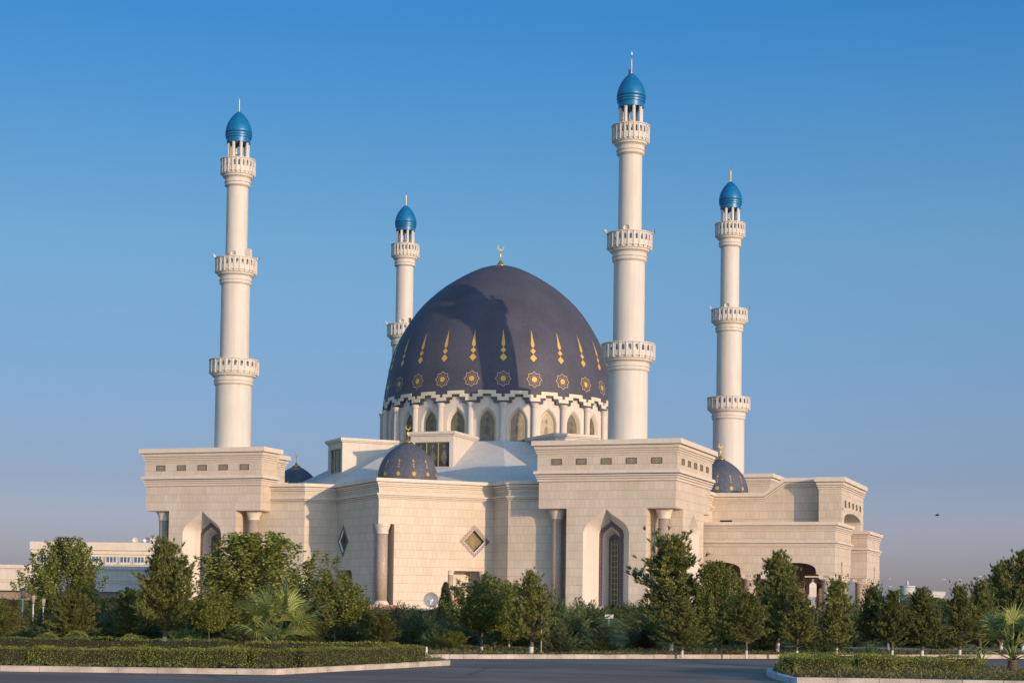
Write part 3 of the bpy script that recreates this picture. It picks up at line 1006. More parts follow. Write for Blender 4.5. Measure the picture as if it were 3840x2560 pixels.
# ------------------------------------------------------------------ minarets
def gallery(x, y, zt, R, hb, neck, shaft, parent, npan=24, ph=0.0):
    """balcony: pierced parapet of flat panels on a stepped corbel; zt top of rail"""
    mb = MB()
    zb = zt - hb
    h = hb
    step = 2 * pi / npan
    Rf = R * cos(step / 2)
    hw = R * sin(step / 2)
    rib = 0.05
    o0, o1 = zb + h * 0.40, zb + h * 0.86
    for k in range(npan):
        a = ph + k * step
        fr = Fr(x, y, a + pi / 2)
        f = Fr(*fr.p(0, Rf, 0)[:2], a + pi / 2)
        ow = hw * 0.42
        arch = [(-ow, o0), (-ow, o1 - ow * 0.9), (-ow * 0.7, o1 - ow * 0.35), (0, o1), (ow * 0.7, o1 - ow * 0.35), (ow, o1 - ow * 0.9), (ow, o0)]
        for d in (0.0, -0.14):
            mb.face([f.p(u, d, z) for u, z in [(-hw, zb), (hw, zb), (hw, o0), (ow, o0), (-ow, o0), (-hw, o0)]])
            mb.face([f.p(u, d, z) for u, z in [(-hw, o0), (-ow, o0)] + arch[1:4] + [(0, zt), (-hw, zt)]])
            mb.face([f.p(u, d, z) for u, z in [(ow, o0), (hw, o0), (hw, zt), (0, zt), (0, o1)] + arch[4:6]])
        A = [f.p(u, 0, z) for u, z in arch]; B = [f.p(u, -0.14, z) for u, z in arch]
        mb.ring(A, B, closed=True)
        # rib between panels and the bracket below it
        r = Fr(x, y, a + step / 2 + pi / 2)
        mb.box(r, -rib, rib, R - 0.05, R + 0.06, zb - 0.12, zt - 0.05, 0)
        mb.box(r, -rib * 1.3, rib * 1.3, R - 0.5, R + 0.07, zb - 0.18, zb - 0.02, 0)
    mb.steps(x, y, [(R - 0.3, zt + 0.06), (R + 0.10, zt + 0.06), (R + 0.10, zt - 0.04), (R - 0.2, zt - 0.04)], 48)
    # corbel, floor
    sp = R - neck
    mb.steps(x, y, [(0.3, zb + 0.02), (R - 0.02, zb + 0.02), (R - 0.02, zb - 0.02), (R - sp * 0.18, zb - 0.05), (R - sp * 0.22, zb - h * .18), (R - sp * 0.42, zb - h * .2), (R - sp * .5, zb - h * .33),
                    (neck + sp * 0.25, zb - h * .38), (neck, zb - h * .46), (neck, zb - h * .66), (neck + 0.08, zb - h * .68), (neck + 0.08, zb - h * .76), (neck - 0.02, zb - h * .79), (neck - 0.02, zb - h * .86),
                    (neck + 0.04, zb - h * .90), (neck + 0.04, zb - h * .99), (shaft + 0.05, zb - h * 1.10), (shaft - 0.02, zb - h * 1.12)], 64)
    return mb.build('gallery', MT['minaret'], parent)


def horn(p, az, s, parent):
    mb = MB()
    d = Vector((cos(az), sin(az), -0.05)).normalized()
    p = Vector(p)
    a = d.orthogonal().normalized(); b = d.cross(a)
    def rg(c, r, n=14): return [tuple(c + a * (r * cos(2 * pi * k / n)) + b * (r * sin(2 * pi * k / n))) for k in range(n)]
    rs = [(0, 0.10), (0.18, 0.12), (0.30, 0.22), (0.42, 0.42), (0.45, 0.46), (0.42, 0.42), (0.2, 0.16), (0.2, 0.10), (0.36, 0.09), (0.36, 0.001)]
    prev = None
    for t, r in rs:
        c_ = rg(p + d * (t * s), r * s)
        if prev: mb.ring(prev, c_, 0, True, True)
        prev = c_
    mb.box(Fr(p.x, p.y, az), -0.05, 0.05, -0.05, 0.05, p.z - 0.45, p.z, 1)
    return mb.build('loudspeaker', [MT['plaster'], MT['steel']], parent)


def minaret(x, y, az_cam, extra=None):
    mb = MB()
    mb.steps(x, y, [(2.26, 19.0), (2.24, 28.0)], 64)
    mb.steps(x, y, [(1.80, 29.5), (1.78, 40.7)], 64)
    mb.steps(x, y, [(1.35, 42.1), (1.33, 53.2)], 64)
    root = mb.build('minaret', MT['minaret'], MOS)
    gallery(x, y, 31.05, 3.02, 1.50, 2.40, 2.25, root, ph=az_cam)
    gallery(x, y, 43.75, 2.55, 1.55, 1.96, 1.79, root, ph=az_cam)
    gallery(x, y, 56.20, 2.12, 1.62, 1.57, 1.34, root, ph=az_cam)
    col = MB()
    for k in range(8):
        a = az_cam + radians(12) + k * pi / 4
        col.lathe(x + 1.22 * cos(a), y + 1.22 * sin(a), [(0.20, 54.6), (0.20, 58.6)], 14)
    col.lathe(x, y, [(0.5, 54.6), (0.5, 56.9), (0.0, 57.1)], 12)
    col.build('lantern_column', MT['minaret'], root)
    cp = MB()
    cp.steps(x, y, [(0.2, 58.42), (1.46, 58.38), (1.50, 58.95), (1.60, 59.0), (1.62, 59.22), (1.57, 59.25), (1.66, 59.32), (1.67, 59.50)], 48)
    cp.lathe(x, y, [(1.67, 59.50), (1.65, 59.9), (1.57, 60.35), (1.42, 60.8), (1.21, 61.22), (0.95, 61.62), (0.66, 61.97), (0.35, 62.26), (0.12, 62.43), (0, 62.50)], 48)
    cap_ = cp.build('blue_cap', MT['capblue'], root)
    fn = MB()
    fn.lathe(x, y, [(0.12, 62.3), (0.085, 62.5), (0.075, 63.6), (0.05, 64.0), (0.03, 64.5)], 10)
    if extra == 'lamp':
        fn.box(Fr(x - 0.25, y, 0), -0.1, 0.1, -0.1, 0.1, 62.2, 62.9, 1)
        fn.lathe(x, y, [(0.09, 64.5), (0.09, 64.85), (0, 64.9)], 10, 2)
    fn.build('cap_finial', [MT['gold'], MT['bronze'], MT['white']], cap_)
    for da, s in ((-14, 0.8), (88, 0.62), (-88, 0.62), (180, 0.62)):
        a = az_cam + radians(da)
        rad = 1.75 if da == -14 else 2.62
        horn((x + rad * cos(a), y + rad * sin(a), 44.15), a, s, root)
    if extra == 'hatch':
        h = MB()
        fr = Fr(x, y, az_cam + radians(62) + pi / 2)
        h.box(fr, -0.38, 0.38, 1.2, 1.95, 42.2, 45.0)
        h.build('stair_hatch', MT['minaret'], root)
    if extra == 'slot':
        h = MB()
        fr = Fr(x, y, az_cam + radians(38) + pi / 2)
        h.box(fr, -0.32, 0.32, 1.2, 1.40, 43.7, 44.9, 0)
        h.box(fr, -0.22, 0.22, 1.2, 1.42, 43.8, 44.8, 1)
        h.build('stair_opening', [MT['minaret'], MT['dark']], root)
    return root


MINS = ((-25.5, -26.1, 'hatch'), (25.5, -26.1, 'lamp'), (-25.5, 26.1, 'slot'), (25.5, 26.1, None))
for x, y, ex in MINS:
    minaret(x, y, atan2(CAMY - y, CAMX - x) + radians(3), ex)

# ------------------------------------------------------------------ east entrance hall and porticoes
hall = MB()
HP = [(29.9, 1.0), (29.9, 15.30), (37.45, 15.30), (39.95, 17.05), (44.4, 17.05), (44.4, 1.0)]
for sy in (-1, 1):
    hall.face([(x, sy * 7.0, z) for x, z in ([(29.9, 10.0), (44.5, 10.0), (44.5, 16.35), (39.8, 16.35), (37.3, 14.55), (29.9, 14.55)])], 0)
hall.face([(29.9, -7, 14.6), (37.3, -7, 14.6), (37.3, 7, 14.6), (29.9, 7, 14.6)], 0)
hall.face([(37.3, -7, 14.6), (39.8, -7, 16.4), (39.8, 7, 16.4), (37.3, 7, 14.6)], 0)
hall.face([(39.8, -7, 16.4), (44.5, -7, 16.4), (44.5, 7, 16.4), (39.8, 7, 16.4)], 0)
HALL = hall.build('entrance_hall', MT['tile'], MOS)
def cop(path, prof, sy):
    """moulding along an inclined parapet (path in x,z)"""
    cn = MB()
    rows = [[(x, sy * (7.0 + o), z + dz) for x, z in path] for o, dz in prof]
    for a, b in zip(rows[:-1], rows[1:]):
        cn.ring(a, b)
    cn.build('sloping_parapet', MT['band'], HALL)
for sy in (-1, 1):
    cop([(29.9, 15.30), (37.45, 15.30), (39.95, 17.05), (44.45, 17.05)], [(-0.3, 0.0), (0.42, 0.0), (0.42, -0.50), (0.08, -0.50), (0.08, -0.58), (0.28, -0.59), (0.24, -0.80), (0.03, -0.81), (0.03, -0.88), (0.14, -0.88), (0.14, -1.02), (0.0, -1.03)], sy)
sl = MB(); sl.box(Fr(32.7, -7.0, 0), -0.75, 0.75, 0, 0.03, 11.72, 11.95, 0, 'b'); sl.build('scupper', MT['dark'], HALL)

tw = MB()
tp = [(44.4, -9.0), (47.1, -9.0), (47.1, 9.0), (44.4, 9.0)]
frE = Fr(47.1, 0, pi / 2)
arch = segarch(0, 6.9, 7.4, 11.95, 12.95)
wall_notch(tw, frE, -9, 9, 7.4, 15.6, [arch])
for a, b in ((tp[0], tp[1]), (tp[2], tp[3]), (tp[3], tp[0])):
    fr, L_ = edge_frame(a, b)
    z0 = 7.4 if L_ < 10 else 13.5
    tw.face([fr.p(0, 0, z0), fr.p(L_, 0, z0), fr.p(L_, 0, 15.6), fr.p(0, 0, 15.6)])
TW = tw.build('portal_tower', MT['tile'], MOS)
iv = MB()
reveal(iv, frE, arch, 0, arch, -8.4)
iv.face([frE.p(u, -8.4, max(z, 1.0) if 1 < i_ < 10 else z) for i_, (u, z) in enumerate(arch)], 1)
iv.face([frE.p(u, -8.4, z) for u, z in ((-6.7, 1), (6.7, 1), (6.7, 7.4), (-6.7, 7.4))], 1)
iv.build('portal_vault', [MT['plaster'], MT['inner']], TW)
cn = MB()
cn.sweep(tp, [(0, 15.53), (0.10, 15.55), (0.10, 15.70), (0.0, 15.71), (0.0, 15.78), (0.18, 15.78), (0.18, 15.93), (0.03, 15.94), (0.03, 16.01), (0.24, 16.01), (0.30, 16.31), (0.08, 16.32), (0.08, 16.41), (0.48, 16.41), (0.48, 16.95), (-0.4, 16.97)], top=True)
cn.build('cornice', MT['band'], TW)
for k in range(5):
    grille(frE, (k - 2) * 3.05, 13.95, 0.95, 0.62, parent=TW)


def portico(sy):
    P0 = [(30.0, -18.7), (47.9, -18.7), (47.9, -6.8), (30.0, -6.8)]
    if sy > 0: P0 = [(30.0, 6.8), (47.9, 6.8), (47.9, 18.7), (30.0, 18.7)]
    mb = MB()
    for i in range(4):
        a, b = P0[i], P0[(i + 1) % 4]
        fr, L_ = edge_frame(a, b)
        outs = []
        if L_ > 15:
            if i == 0 and sy < 0: outs = [segarch(u, 2.27, 5.2, 5.55, 6.5) for u in (4.8, 13.5)]
            if i == 2 and sy > 0: outs = [segarch(L_ - u, 2.27, 5.2, 5.55, 6.5) for u in (13.5, 4.8)]
        elif i == 1:
            outs = [segarch(5.0 if sy < 0 else L_ - 5.0, 0.72, 5.2, 6.0, 6.75)]
        wall_notch(mb, fr, 0, L_, 5.2, 8.45, outs)
        for o in outs: reveal(mb, fr, o, 0, o, -0.9, 0)
        mb.face([fr.p(0, 0, 8.9), fr.p(L_, 0, 8.9), fr.p(L_, 0, 10.2), fr.p(0, 0, 10.2)])
    Pi = offset(P0, -0.9)
    for i in range(4):
        a, b = Pi[i], Pi[(i + 1) % 4]
        fr, L_ = edge_frame(a, b)
        outs = []
        if L_ > 13:
            us = (3.9, 12.6) if i == 0 else (L_ - 12.6, L_ - 3.9)
            outs = [segarch(u, 2.27, 5.2, 5.55, 6.5) for u in us] if (i == 0) == (sy < 0) else []
        elif i == 1:
            outs = [segarch(4.1 if sy < 0 else L_ - 4.1, 0.72, 5.2, 6.0, 6.75)]
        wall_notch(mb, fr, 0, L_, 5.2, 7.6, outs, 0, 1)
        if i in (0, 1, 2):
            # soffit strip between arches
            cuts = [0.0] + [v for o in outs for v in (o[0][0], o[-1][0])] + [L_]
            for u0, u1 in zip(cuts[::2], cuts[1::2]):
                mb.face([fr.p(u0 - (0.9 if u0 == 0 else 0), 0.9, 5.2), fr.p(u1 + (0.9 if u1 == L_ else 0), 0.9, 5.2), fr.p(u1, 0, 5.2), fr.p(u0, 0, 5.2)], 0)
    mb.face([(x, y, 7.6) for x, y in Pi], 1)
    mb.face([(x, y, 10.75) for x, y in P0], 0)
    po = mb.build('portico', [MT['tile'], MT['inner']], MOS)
    cn = MB()
    cn.sweep(P0, [(0, 10.10), (0.10, 10.12), (0.10, 10.24), (0.0, 10.25), (0.0, 10.31), (0.17, 10.31), (0.17, 10.44), (0.03, 10.45), (0.03, 10.51), (0.22, 10.51), (0.26, 10.68), (0.06, 10.69), (0.06, 10.77), (0.42, 10.77), (0.42, 11.15), (-0.3, 11.17), (-0.3, 10.8)])
    cn.sweep(P0, [(0, 8.36), (0.09, 8.38), (0.09, 8.50), (0.0, 8.51), (0.0, 8.57), (0.15, 8.57), (0.17, 8.69), (0.02, 8.70), (0.02, 8.77), (0.30, 8.77), (0.30, 8.95), (0, 8.98)])
    cn.build('cornice', MT['band'], po)
    iw = MB()
    y0 = -7.6 if sy < 0 else 7.6
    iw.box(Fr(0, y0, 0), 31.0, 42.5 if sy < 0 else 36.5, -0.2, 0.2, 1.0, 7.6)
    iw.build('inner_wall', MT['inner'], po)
    for x in (31.4, 38.0, 40.3, 46.95):
        for yy in ((-17.8,) if x < 46 else (-17.8, -15.3, -11.6, -7.9)):
            cc = MB()
            y = yy if sy < 0 else -yy
            cc.lathe(x, y, [(0.85, 0.95), (0.85, 1.2), (0.70, 1.35)], 24, 0)
            cc.lathe(x, y, [(0.68, 1.35), (0.66, 4.45)], 28, 0)
            cc.lathe(x, y, [(0.70, 4.45), (0.76, 4.5), (0.76, 4.58), (0.80, 4.62)], 28, 1)
            f = Fr(x, y, 0)
            cc.sweep([(x - .86, y - .86), (x + .86, y - .86), (x + .86, y + .86), (x - .86, y + .86)], [(-.08, 4.62), (0, 4.70), (0, 5.12), (.05, 5.14), (.05, 5.195)], 1, bottom=True)
            for kx in range(4):
                for fa in (0, pi / 2, pi, -pi / 2):
                    g = Fr(x, y, fa)
                    cc.box(g, -0.3 + kx * 0.17, -0.24 + kx * 0.17, 0.86, 0.88, 4.8, 5.05, 2, 'b')
            cc.build('portico_column', [MT['pink'], MT['band'], MT['bronze']], po)
    st = MB()
    st.sweep(offset(P0, 1.2), [(0, -0.3), (0, 0.95)], top=True)
    st.build('portico_floor', MT['redstone'], po)


portico(-1); portico(1)

# ================================================================== GROUND, ROAD, KERBS
def ground_mat(name, c1, c2, c3, scale=0.6, bump=0.3):
    m, nt, N, L, b = new_mat(name)
    n1 = noise(nt, scale, 8); n2 = noise(nt, scale * 14, 8, rough=0.7)
    r = cramp(nt, n1.outputs['Fac'], [(0.35, c1), (0.52, c2), (0.68, c3)])
    r2_ = cramp(nt, n2.outputs['Fac'], [(0.3, (0.6, 0.6, 0.6)), (0.7, (1.25, 1.25, 1.2))])
    L.new(mixc(nt, r.outputs[0], r2_.outputs[0], 1.0, 'MULTIPLY'), b.inputs['Base Color'])
    b.inputs['Roughness'].default_value = 0.95
    b.inputs['Specular IOR Level'].default_value = 0.1
    bp = N.new('ShaderNodeBump'); bp.inputs['Strength'].default_value = bump; bp.inputs['Distance'].default_value = 0.05
    L.new(n2.outputs['Fac'], bp.inputs['Height']); L.new(bp.outputs[0], b.inputs['Normal'])
    return m


def asphalt_mat():
    m, nt, N, L, b = new_mat('asphalt')
    n1 = noise(nt, 0.25, 6); n2 = noise(nt, 30, 4, rough=0.8)
    c = N.new('ShaderNodeTexCoord'); mp = N.new('ShaderNodeMapping'); mp.inputs['Scale'].default_value = (0.15, 1.4, 1)
    mp.inputs['Rotation'].default_value = (0, 0, -YAW)
    L.new(c.outputs['Object'], mp.inputs[0])
    n3 = N.new('ShaderNodeTexNoise'); n3.inputs['Scale'].default_value = 0.8; n3.inputs['Detail'].default_value = 5; L.new(mp.outputs[0], n3.inputs['Vector'])
    r = cramp(nt, n1.outputs['Fac'], [(0.35, (0.180, 0.136, 0.112)), (0.65, (0.25, 0.193, 0.160))])
    r2_ = cramp(nt, n2.outputs['Fac'], [(0.3, (0.75, 0.75, 0.75)), (0.7, (1.25, 1.25, 1.25))])
    r3 = cramp(nt, n3.outputs['Fac'], [(0.35, (0.82, 0.82, 0.84)), (0.6, (1.05, 1.05, 1.05)), (0.75, (1.2, 1.2, 1.2))])
    x = mixc(nt, r.outputs[0], r2_.outputs[0], 1.0, 'MULTIPLY')
    x = mixc(nt, x, r3.outputs[0], 1.0, 'MULTIPLY')
    vo = N.new('ShaderNodeTexVoronoi'); vo.feature = 'DISTANCE_TO_EDGE'; vo.inputs['Scale'].default_value = 0.16
    wv = N.new('ShaderNodeVectorMath'); wv.operation = 'ADD'; L.new(c.outputs['Object'], wv.inputs[0]); L.new(n2.outputs['Color'], wv.inputs[1]); L.new(wv.outputs[0], vo.inputs['Vector'])
    rc = cramp(nt, vo.outputs[0], [(0.0, (0.55, 0.55, 0.55)), (0.006, (0.6, 0.6, 0.6)), (0.012, (1, 1, 1))])
    L.new(mixc(nt, x, rc.outputs[0], 1.0, 'MULTIPLY'), b.inputs['Base Color'])
    b.inputs['Roughness'].default_value = 0.9
    b.inputs['Specular IOR Level'].default_value = 0.15
    bp = N.new('ShaderNodeBump'); bp.inputs['Strength'].default_value = 0.4; bp.inputs['Distance'].default_value = 0.01
    L.new(n2.outputs['Fac'], bp.inputs['Height']); L.new(bp.outputs[0], b.inputs['Normal'])
    return m


MT['grass'] = ground_mat('lawn', (0.06, 0.09, 0.022), (0.10, 0.12, 0.035), (0.20, 0.17, 0.07), 0.25)
MT['soil'] = ground_mat('dry_soil', (0.20, 0.15, 0.10), (0.15, 0.13, 0.07), (0.09, 0.10, 0.04), 0.8)
MT['asphalt'] = asphalt_mat()
MT['kerb'] = plain('kerb_concrete', (0.42, 0.355, 0.29), 0.8, 0, 0.28, 1.6, 0.3, 30)
MT['kerbshade'] = plain('shade_blue_kerb', (0.42, 0.46, 0.50), 0.7, 0, 0.12, 3)  # blue shade of the left-facing nose is put into the colour
MT['paving'] = plain('grey_paving', (0.30, 0.29, 0.29), 0.85, 0, 0.12, 1.5)
FWD = Vector((sin(YAW), cos(YAW), 0)); RGT = Vector((cos(YAW), -sin(YAW), 0))
CAM2 = Vector((CAMX, CAMY, 0))


def W(r, f, z=0.0):
    """ground point r metres right of and f metres ahead of the viewpoint"""
    p = CAM2 + RGT * r + FWD * f
    return Vector((p.x, p.y, z))


def fwd_of(x, y):
    return (x - CAMX) * FWD.x + (y - CAMY) * FWD.y


def ground_h(x, y):
    f = fwd_of(x, y)
    a = min(1, max(0, (f - 66) / 10)); a = a * a * (3 - 2 * a)
    # rise towards the mosque plinth
    d = max(abs(x) - 36, abs(y) - 36, 0)
    b = min(1, max(0, 1 - d / 55)); b = b * b * (3 - 2 * b)
    return a * (0.12 + 0.55 * b)


xs = sorted(set([-3000, -1500, -800, -500, -300] + list(range(-200, 201, 8)) + [300, 500, 800, 1500, 3000]))
ys = sorted(set([-3000, -1500, -800, -500, -350] + list(range(-260, 201, 8)) + [300, 500, 800, 1500, 3000]))
gv = np.array([(x, y, ground_h(x, y)) for y in ys for x in xs])
nx = len(xs)
gf = np.array([(j * nx + i, j * nx + i + 1, (j + 1) * nx + i + 1, (j + 1) * nx + i) for j in range(len(ys) - 1) for i in range(nx - 1)])
tag(raw_mesh('ground', gv, gf, MT['grass'], smooth=True), kind='structure')


def sheet(name, pts, z, mat, kind='structure'):
    mb = MB()
    mb.face([(p[0], p[1], z) for p in pts])
    return tag(mb.build(name, mat), kind=kind)


sheet('road', [W(-120, 5), W(160, 5), W(160, 66), W(-120, 58)], 0.006, MT['asphalt'])


def arc_pts(c, r, a0, a1, n):
    return [(c[0] + r * cos(a0 + (a1 - a0) * i / n), c[1] + r * sin(a0 + (a1 - a0) * i / n)) for i in range(n + 1)]


def raised(name, pts, h, mat):
    """raised bed: top sheet and sides, seen behind its kerb"""
    mb = MB()
    P = [(p[0], p[1]) for p in pts]
    mb.face([(x, y, h) for x, y in P])
    return tag(mb.build(name, mat), kind='structure')


def kerb(path, stone, h=0.15, w=0.16, gap=0.012, mat=None, jitter=0.004):
    rng = random.Random(5)
    mb = MB()
    P = [Vector((p[0], p[1])) for p in path]
    # resample by stone length
    for a, b in zip(P[:-1], P[1:]):
        L_ = (b - a).length
        n = max(1, round(L_ / stone))
        for i in range(n):
            p0 = a + (b - a) * (i / n); p1 = a + (b - a) * ((i + 1) / n)
            fr, l = edge_frame(p0, p1)
            j = rng.uniform(-jitter, jitter); hz = h + rng.uniform(-jitter, jitter)
            c_ = 0.02
            g = gap / 2
            # chamfered stone
            prof = [(j, -0.05), (j, hz - c_), (j - c_, hz), (j - w, hz), (j - w, -0.05)]
            A = [fr.p(g, d, z) for d, z in prof]; B = [fr.p(l - g, d, z) for d, z in prof]
            mb.ring(A, B)
            mb.face(list(reversed(A))); mb.face(B)
            # mortar between stones, set back
            q0, q1 = fr.p(l - g, j - 0.012, -0.05), fr.p(l + g, j - 0.012, -0.05)
            mb.face([q0, q1, (q1[0], q1[1], hz - .01), (q0[0], q0[1], hz - .01)], 1)
    o = mb.build('kerb', [mat or MT['kerb'], MT['asphalt']])
    return tag(o, kind='structure')


KH = 0.15
# near left island
gL = [ground(-260, 1538), ground(0, 1541.0), ground(633.5, 1549.3)]
tip = ground(1034, 1527.3)
isl = [(p.x, p.y) for p in gL] + [(tip.x, tip.y)]
tipc = W((1034 - 1176) / 3846 * 49.8 + 0.0, 50.6)
back = [W((1037 - 1176) / 3846 * 50.5, 50.6), W((1020 - 1176) / 3846 * 51, 51.4), W((900 - 1176) / 3846 * 52, 52.2), W(-30, 52.5)]
isl_poly = isl + [(p.x, p.y) for p in back]
raised('planting_island', isl_poly, KH - 0.012, MT['soil'])
kerb(isl[:3], 1.0, KH)
kerb([isl[2], isl[3]] + [(p.x, p.y) for p in back[:3]], 0.45, KH)
# far kerb and verge
fk0, fk1 = ground(966, 1512.4), ground(1820, 1511.9)
dv = (fk1 - fk0)
far_path = [fk0 - dv * 1.2, fk0, fk1, fk1 + dv * 1.3]
kerb(far_path, 0.5, KH)
nrm = Vector((-dv.y, dv.x, 0)).normalized()
if nrm.dot(FWD) < 0: nrm = -nrm
raised('verge', [far_path[0], far_path[-1], far_path[-1] + nrm * 12, far_path[0] + nrm * 12], KH - 0.012, MT['soil'])
# footpath further back on the right
sheet('footpath', [W(10.5, 66.5), W(60, 63.5), W(60, 67.5), W(10.5, 69.5)], 0.19, MT['paving'])
# near right island with rounded nose
rA = ground(1830, 1570.5)       # start of the straight, at kerb foot
rB = ground(2352, 1578.5)
dirv = (rB - rA).normalized()
nn = Vector((-dirv.y, dirv.x, 0))
if nn.dot(FWD) < 0: nn = -nn
R_ = 2.9
cen = rA + nn * R_
nose = []
for i in range(0, 15):
    t = pi * i / 14
    p = cen - nn * (R_ * cos(t)) - dirv * (0.25 * sin(t))
    nose.append((p.x, p.y))
rEnd = rA + dirv * 40
r_poly = [(rEnd.x, rEnd.y)] + [(p[0], p[1]) for p in nose] + [((rEnd + nn * 2 * R_).x, (rEnd + nn * 2 * R_).y)]
r_poly = list(reversed(r_poly))
raised('planting_island', r_poly, KH - 0.012, MT['soil'])
kerb([nose[0], (rEnd.x, rEnd.y)], 1.0, KH + 0.02)
kerb(list(reversed(nose)), 0.7, KH + 0.01, mat=MT['kerbshade'])
# faded white line on the asphalt
ln0, ln1 = ground(560, 1553.5), ground(900, 1553.0)
mb = MB()
q = ln1 - ln0; nq = Vector((-q.y, q.x, 0)).normalized() * 0.04
mb.face([tuple(ln0 + nq), tuple(ln1 + nq), tuple(ln1 - nq), tuple(ln0 - nq)])
lm = mb.build('road_marking', plain('faded_road_paint', (0.26, 0.26, 0.27), 0.8, 0, 0.3, 3)); lm.location.z = 0.010
tag(lm, kind='structure')

# ================================================================== VEGETATION
RNG = np.random.default_rng(11)
MT['pine'] = foliage('pine_needles', (0.028, 0.036, 0.010), (0.34, 0.35, 0.105), 0.25)
MT['leaf'] = foliage('broad_leaves', (0.032, 0.045, 0.010), (0.30, 0.32, 0.07), 0.3)
MT['leaf2'] = foliage('yellowish_leaves', (0.045, 0.06, 0.013), (0.30, 0.31, 0.07), 0.3)
MT['brownleaf'] = foliage('dry_tamarisk', (0.035, 0.03, 0.014), (0.20, 0.15, 0.07), 0.2)
MT['juniper'] = foliage('juniper_sprays', (0.02, 0.034, 0.014), (0.22, 0.26, 0.10), 0.2)
MT['hedge'] = foliage('clipped_hedge', (0.055, 0.065, 0.012), (0.36, 0.38, 0.07), 0.25)
MT['palm'] = foliage('palm_blades', (0.06, 0.09, 0.02), (0.46, 0.50, 0.15), 0.3, 0.4)
MT['flat'] = foliage('ground_cover_leaves', (0.07, 0.075, 0.022), (0.26, 0.24, 0.09), 0.2)
MT['bark'] = plain('bark', (0.12, 0.085, 0.06), 0.9, 0, 0.3, 8, 0.5, 40)
MT['lime'] = plain('limewashed_bark', (0.55, 0.52, 0.47), 0.85, 0, 0.15, 10, 0.4, 40)
MT['core'] = plain('dark_twigs', (0.022, 0.022, 0.012), 0.95, 0, 0.3, 4)


def norm(v): return v / (np.linalg.norm(v, axis=1, keepdims=True) + 1e-9)


def blades(pos, dirs, length, width, n, spread, rng, back=0.4):
    """needle tufts: n thin triangles round each (pos, dir)"""
    m = len(pos)
    P = np.repeat(pos, n, 0); D = np.repeat(norm(dirs), n, 0)
    k = m * n
    d = norm(D + rng.normal(0, spread, (k, 3)))
    Ls = length * rng.uniform(0.65, 1.1, (k, 1))
    base = P - D * (Ls * rng.uniform(0, back, (k, 1)) * 1.5)
    side = norm(np.cross(d, rng.normal(0, 1, (k, 3))))
    w = width * 0.5
    V = np.stack([base - side * w, base + side * w, base + d * Ls], 1).reshape(-1, 3)
    F_ = np.arange(k * 3).reshape(-1, 3)
    return V, F_


def leaves(pos, size, rng, down=0.0, aspect=0.55):
    k = len(pos)
    d = norm(rng.normal(0, 1, (k, 3)) + np.array([0, 0, -down]))
    s = norm(np.cross(d, rng.normal(0, 1, (k, 3))))
    L_ = size * rng.uniform(0.6, 1.25, (k, 1))
    V = np.stack([pos, pos + d * L_ * 0.5 + s * L_ * aspect * 0.5, pos + d * L_, pos + d * L_ * 0.5 - s * L_ * aspect * 0.5], 1).reshape(-1, 3)
    return V, np.arange(k * 4).reshape(-1, 4)


def pine_crown(seed, n_br=62, wide=0.30, t0=0.14, needles=15, lean=0.0):
    rng = np.random.default_rng(seed)
    pos, dirs = [], []
    for i in range(n_br):
        t = t0 + (0.985 - t0) * (i / (n_br - 1)) ** 0.9
        az = i * 2.399 + rng.uniform(-0.4, 0.4)
        env = wide * (1 - ((t - t0) / (1 - t0)) ** 1.25) ** 0.85 * (0.72 + 0.28 * min(1, (t - t0) / 0.12)) + 0.012
        lump = 1 + 0.22 * sin(2 * az + seed) + 0.12 * sin(5 * az + 3 * t * 6 + seed)
        Lb = max(0.02, env * rng.uniform(0.45, 1.22) * lump)
        if rng.uniform() < 0.12: Lb *= 1.18
        inc = radians(18 + 50 * t + rng.uniform(-8, 8))
        h = np.array([cos(az), sin(az), 0.0])
        n_s = int(4 + Lb * 52)
        for j in range(n_s):
            s = (j + 1) / n_s
            p = np.array([0, 0, t - 0.05]) + h * Lb * s + np.array([0, 0, Lb * (0.25 * s + 0.9 * s * s) * math.tan(inc) * 0.62])
            tang = h * 1.0 + np.array([0, 0, (0.35 + 1.4 * s) * math.tan(inc) * 0.6 + 0.2])
            # side shoots
            for q in range(3 if s > 0.3 else 1):
                off = rng.normal(0, 1, 3) * (0.018 + 0.036 * s * (1 - 0.65 * t)) * (1 if q else 0.3)
                off[2] = abs(off[2]) * 0.8
                pos.append(p + off)
                dirs.append(tang + rng.normal(0, 0.35, 3) + np.array([0, 0, 0.55]))
    # leader candles
    for z in np.linspace(0.9, 1.0, 8):
        pos.append(np.array([rng.normal(0, .006), rng.normal(0, .006), z - 0.02])); dirs.append(np.array([0, 0, 1.0]) + rng.normal(0, .3, 3))
    for _k in range(9):
        az = rng.uniform(0, 2 * pi); zt = rng.uniform(0.55, 0.93); rr = wide * (1 - zt) ** 0.8 * rng.uniform(0.5, 1.05) + 0.02
        for z in np.linspace(zt - 0.15, zt, 11):
            for q in range(3):
                w_ = 0.016 * (1.4 - (z - zt + .15) / .15)
                pos.append(np.array([rr * cos(az) + rng.normal(0, w_), rr * sin(az) + rng.normal(0, w_), z])); dirs.append(np.array([cos(az) * .15, sin(az) * .15, 1.0]) + rng.normal(0, .35, 3))
    pos, dirs = np.array(pos), np.array(dirs)
    return blades(pos, dirs, 0.040, 0.0085, needles, 0.40, rng)


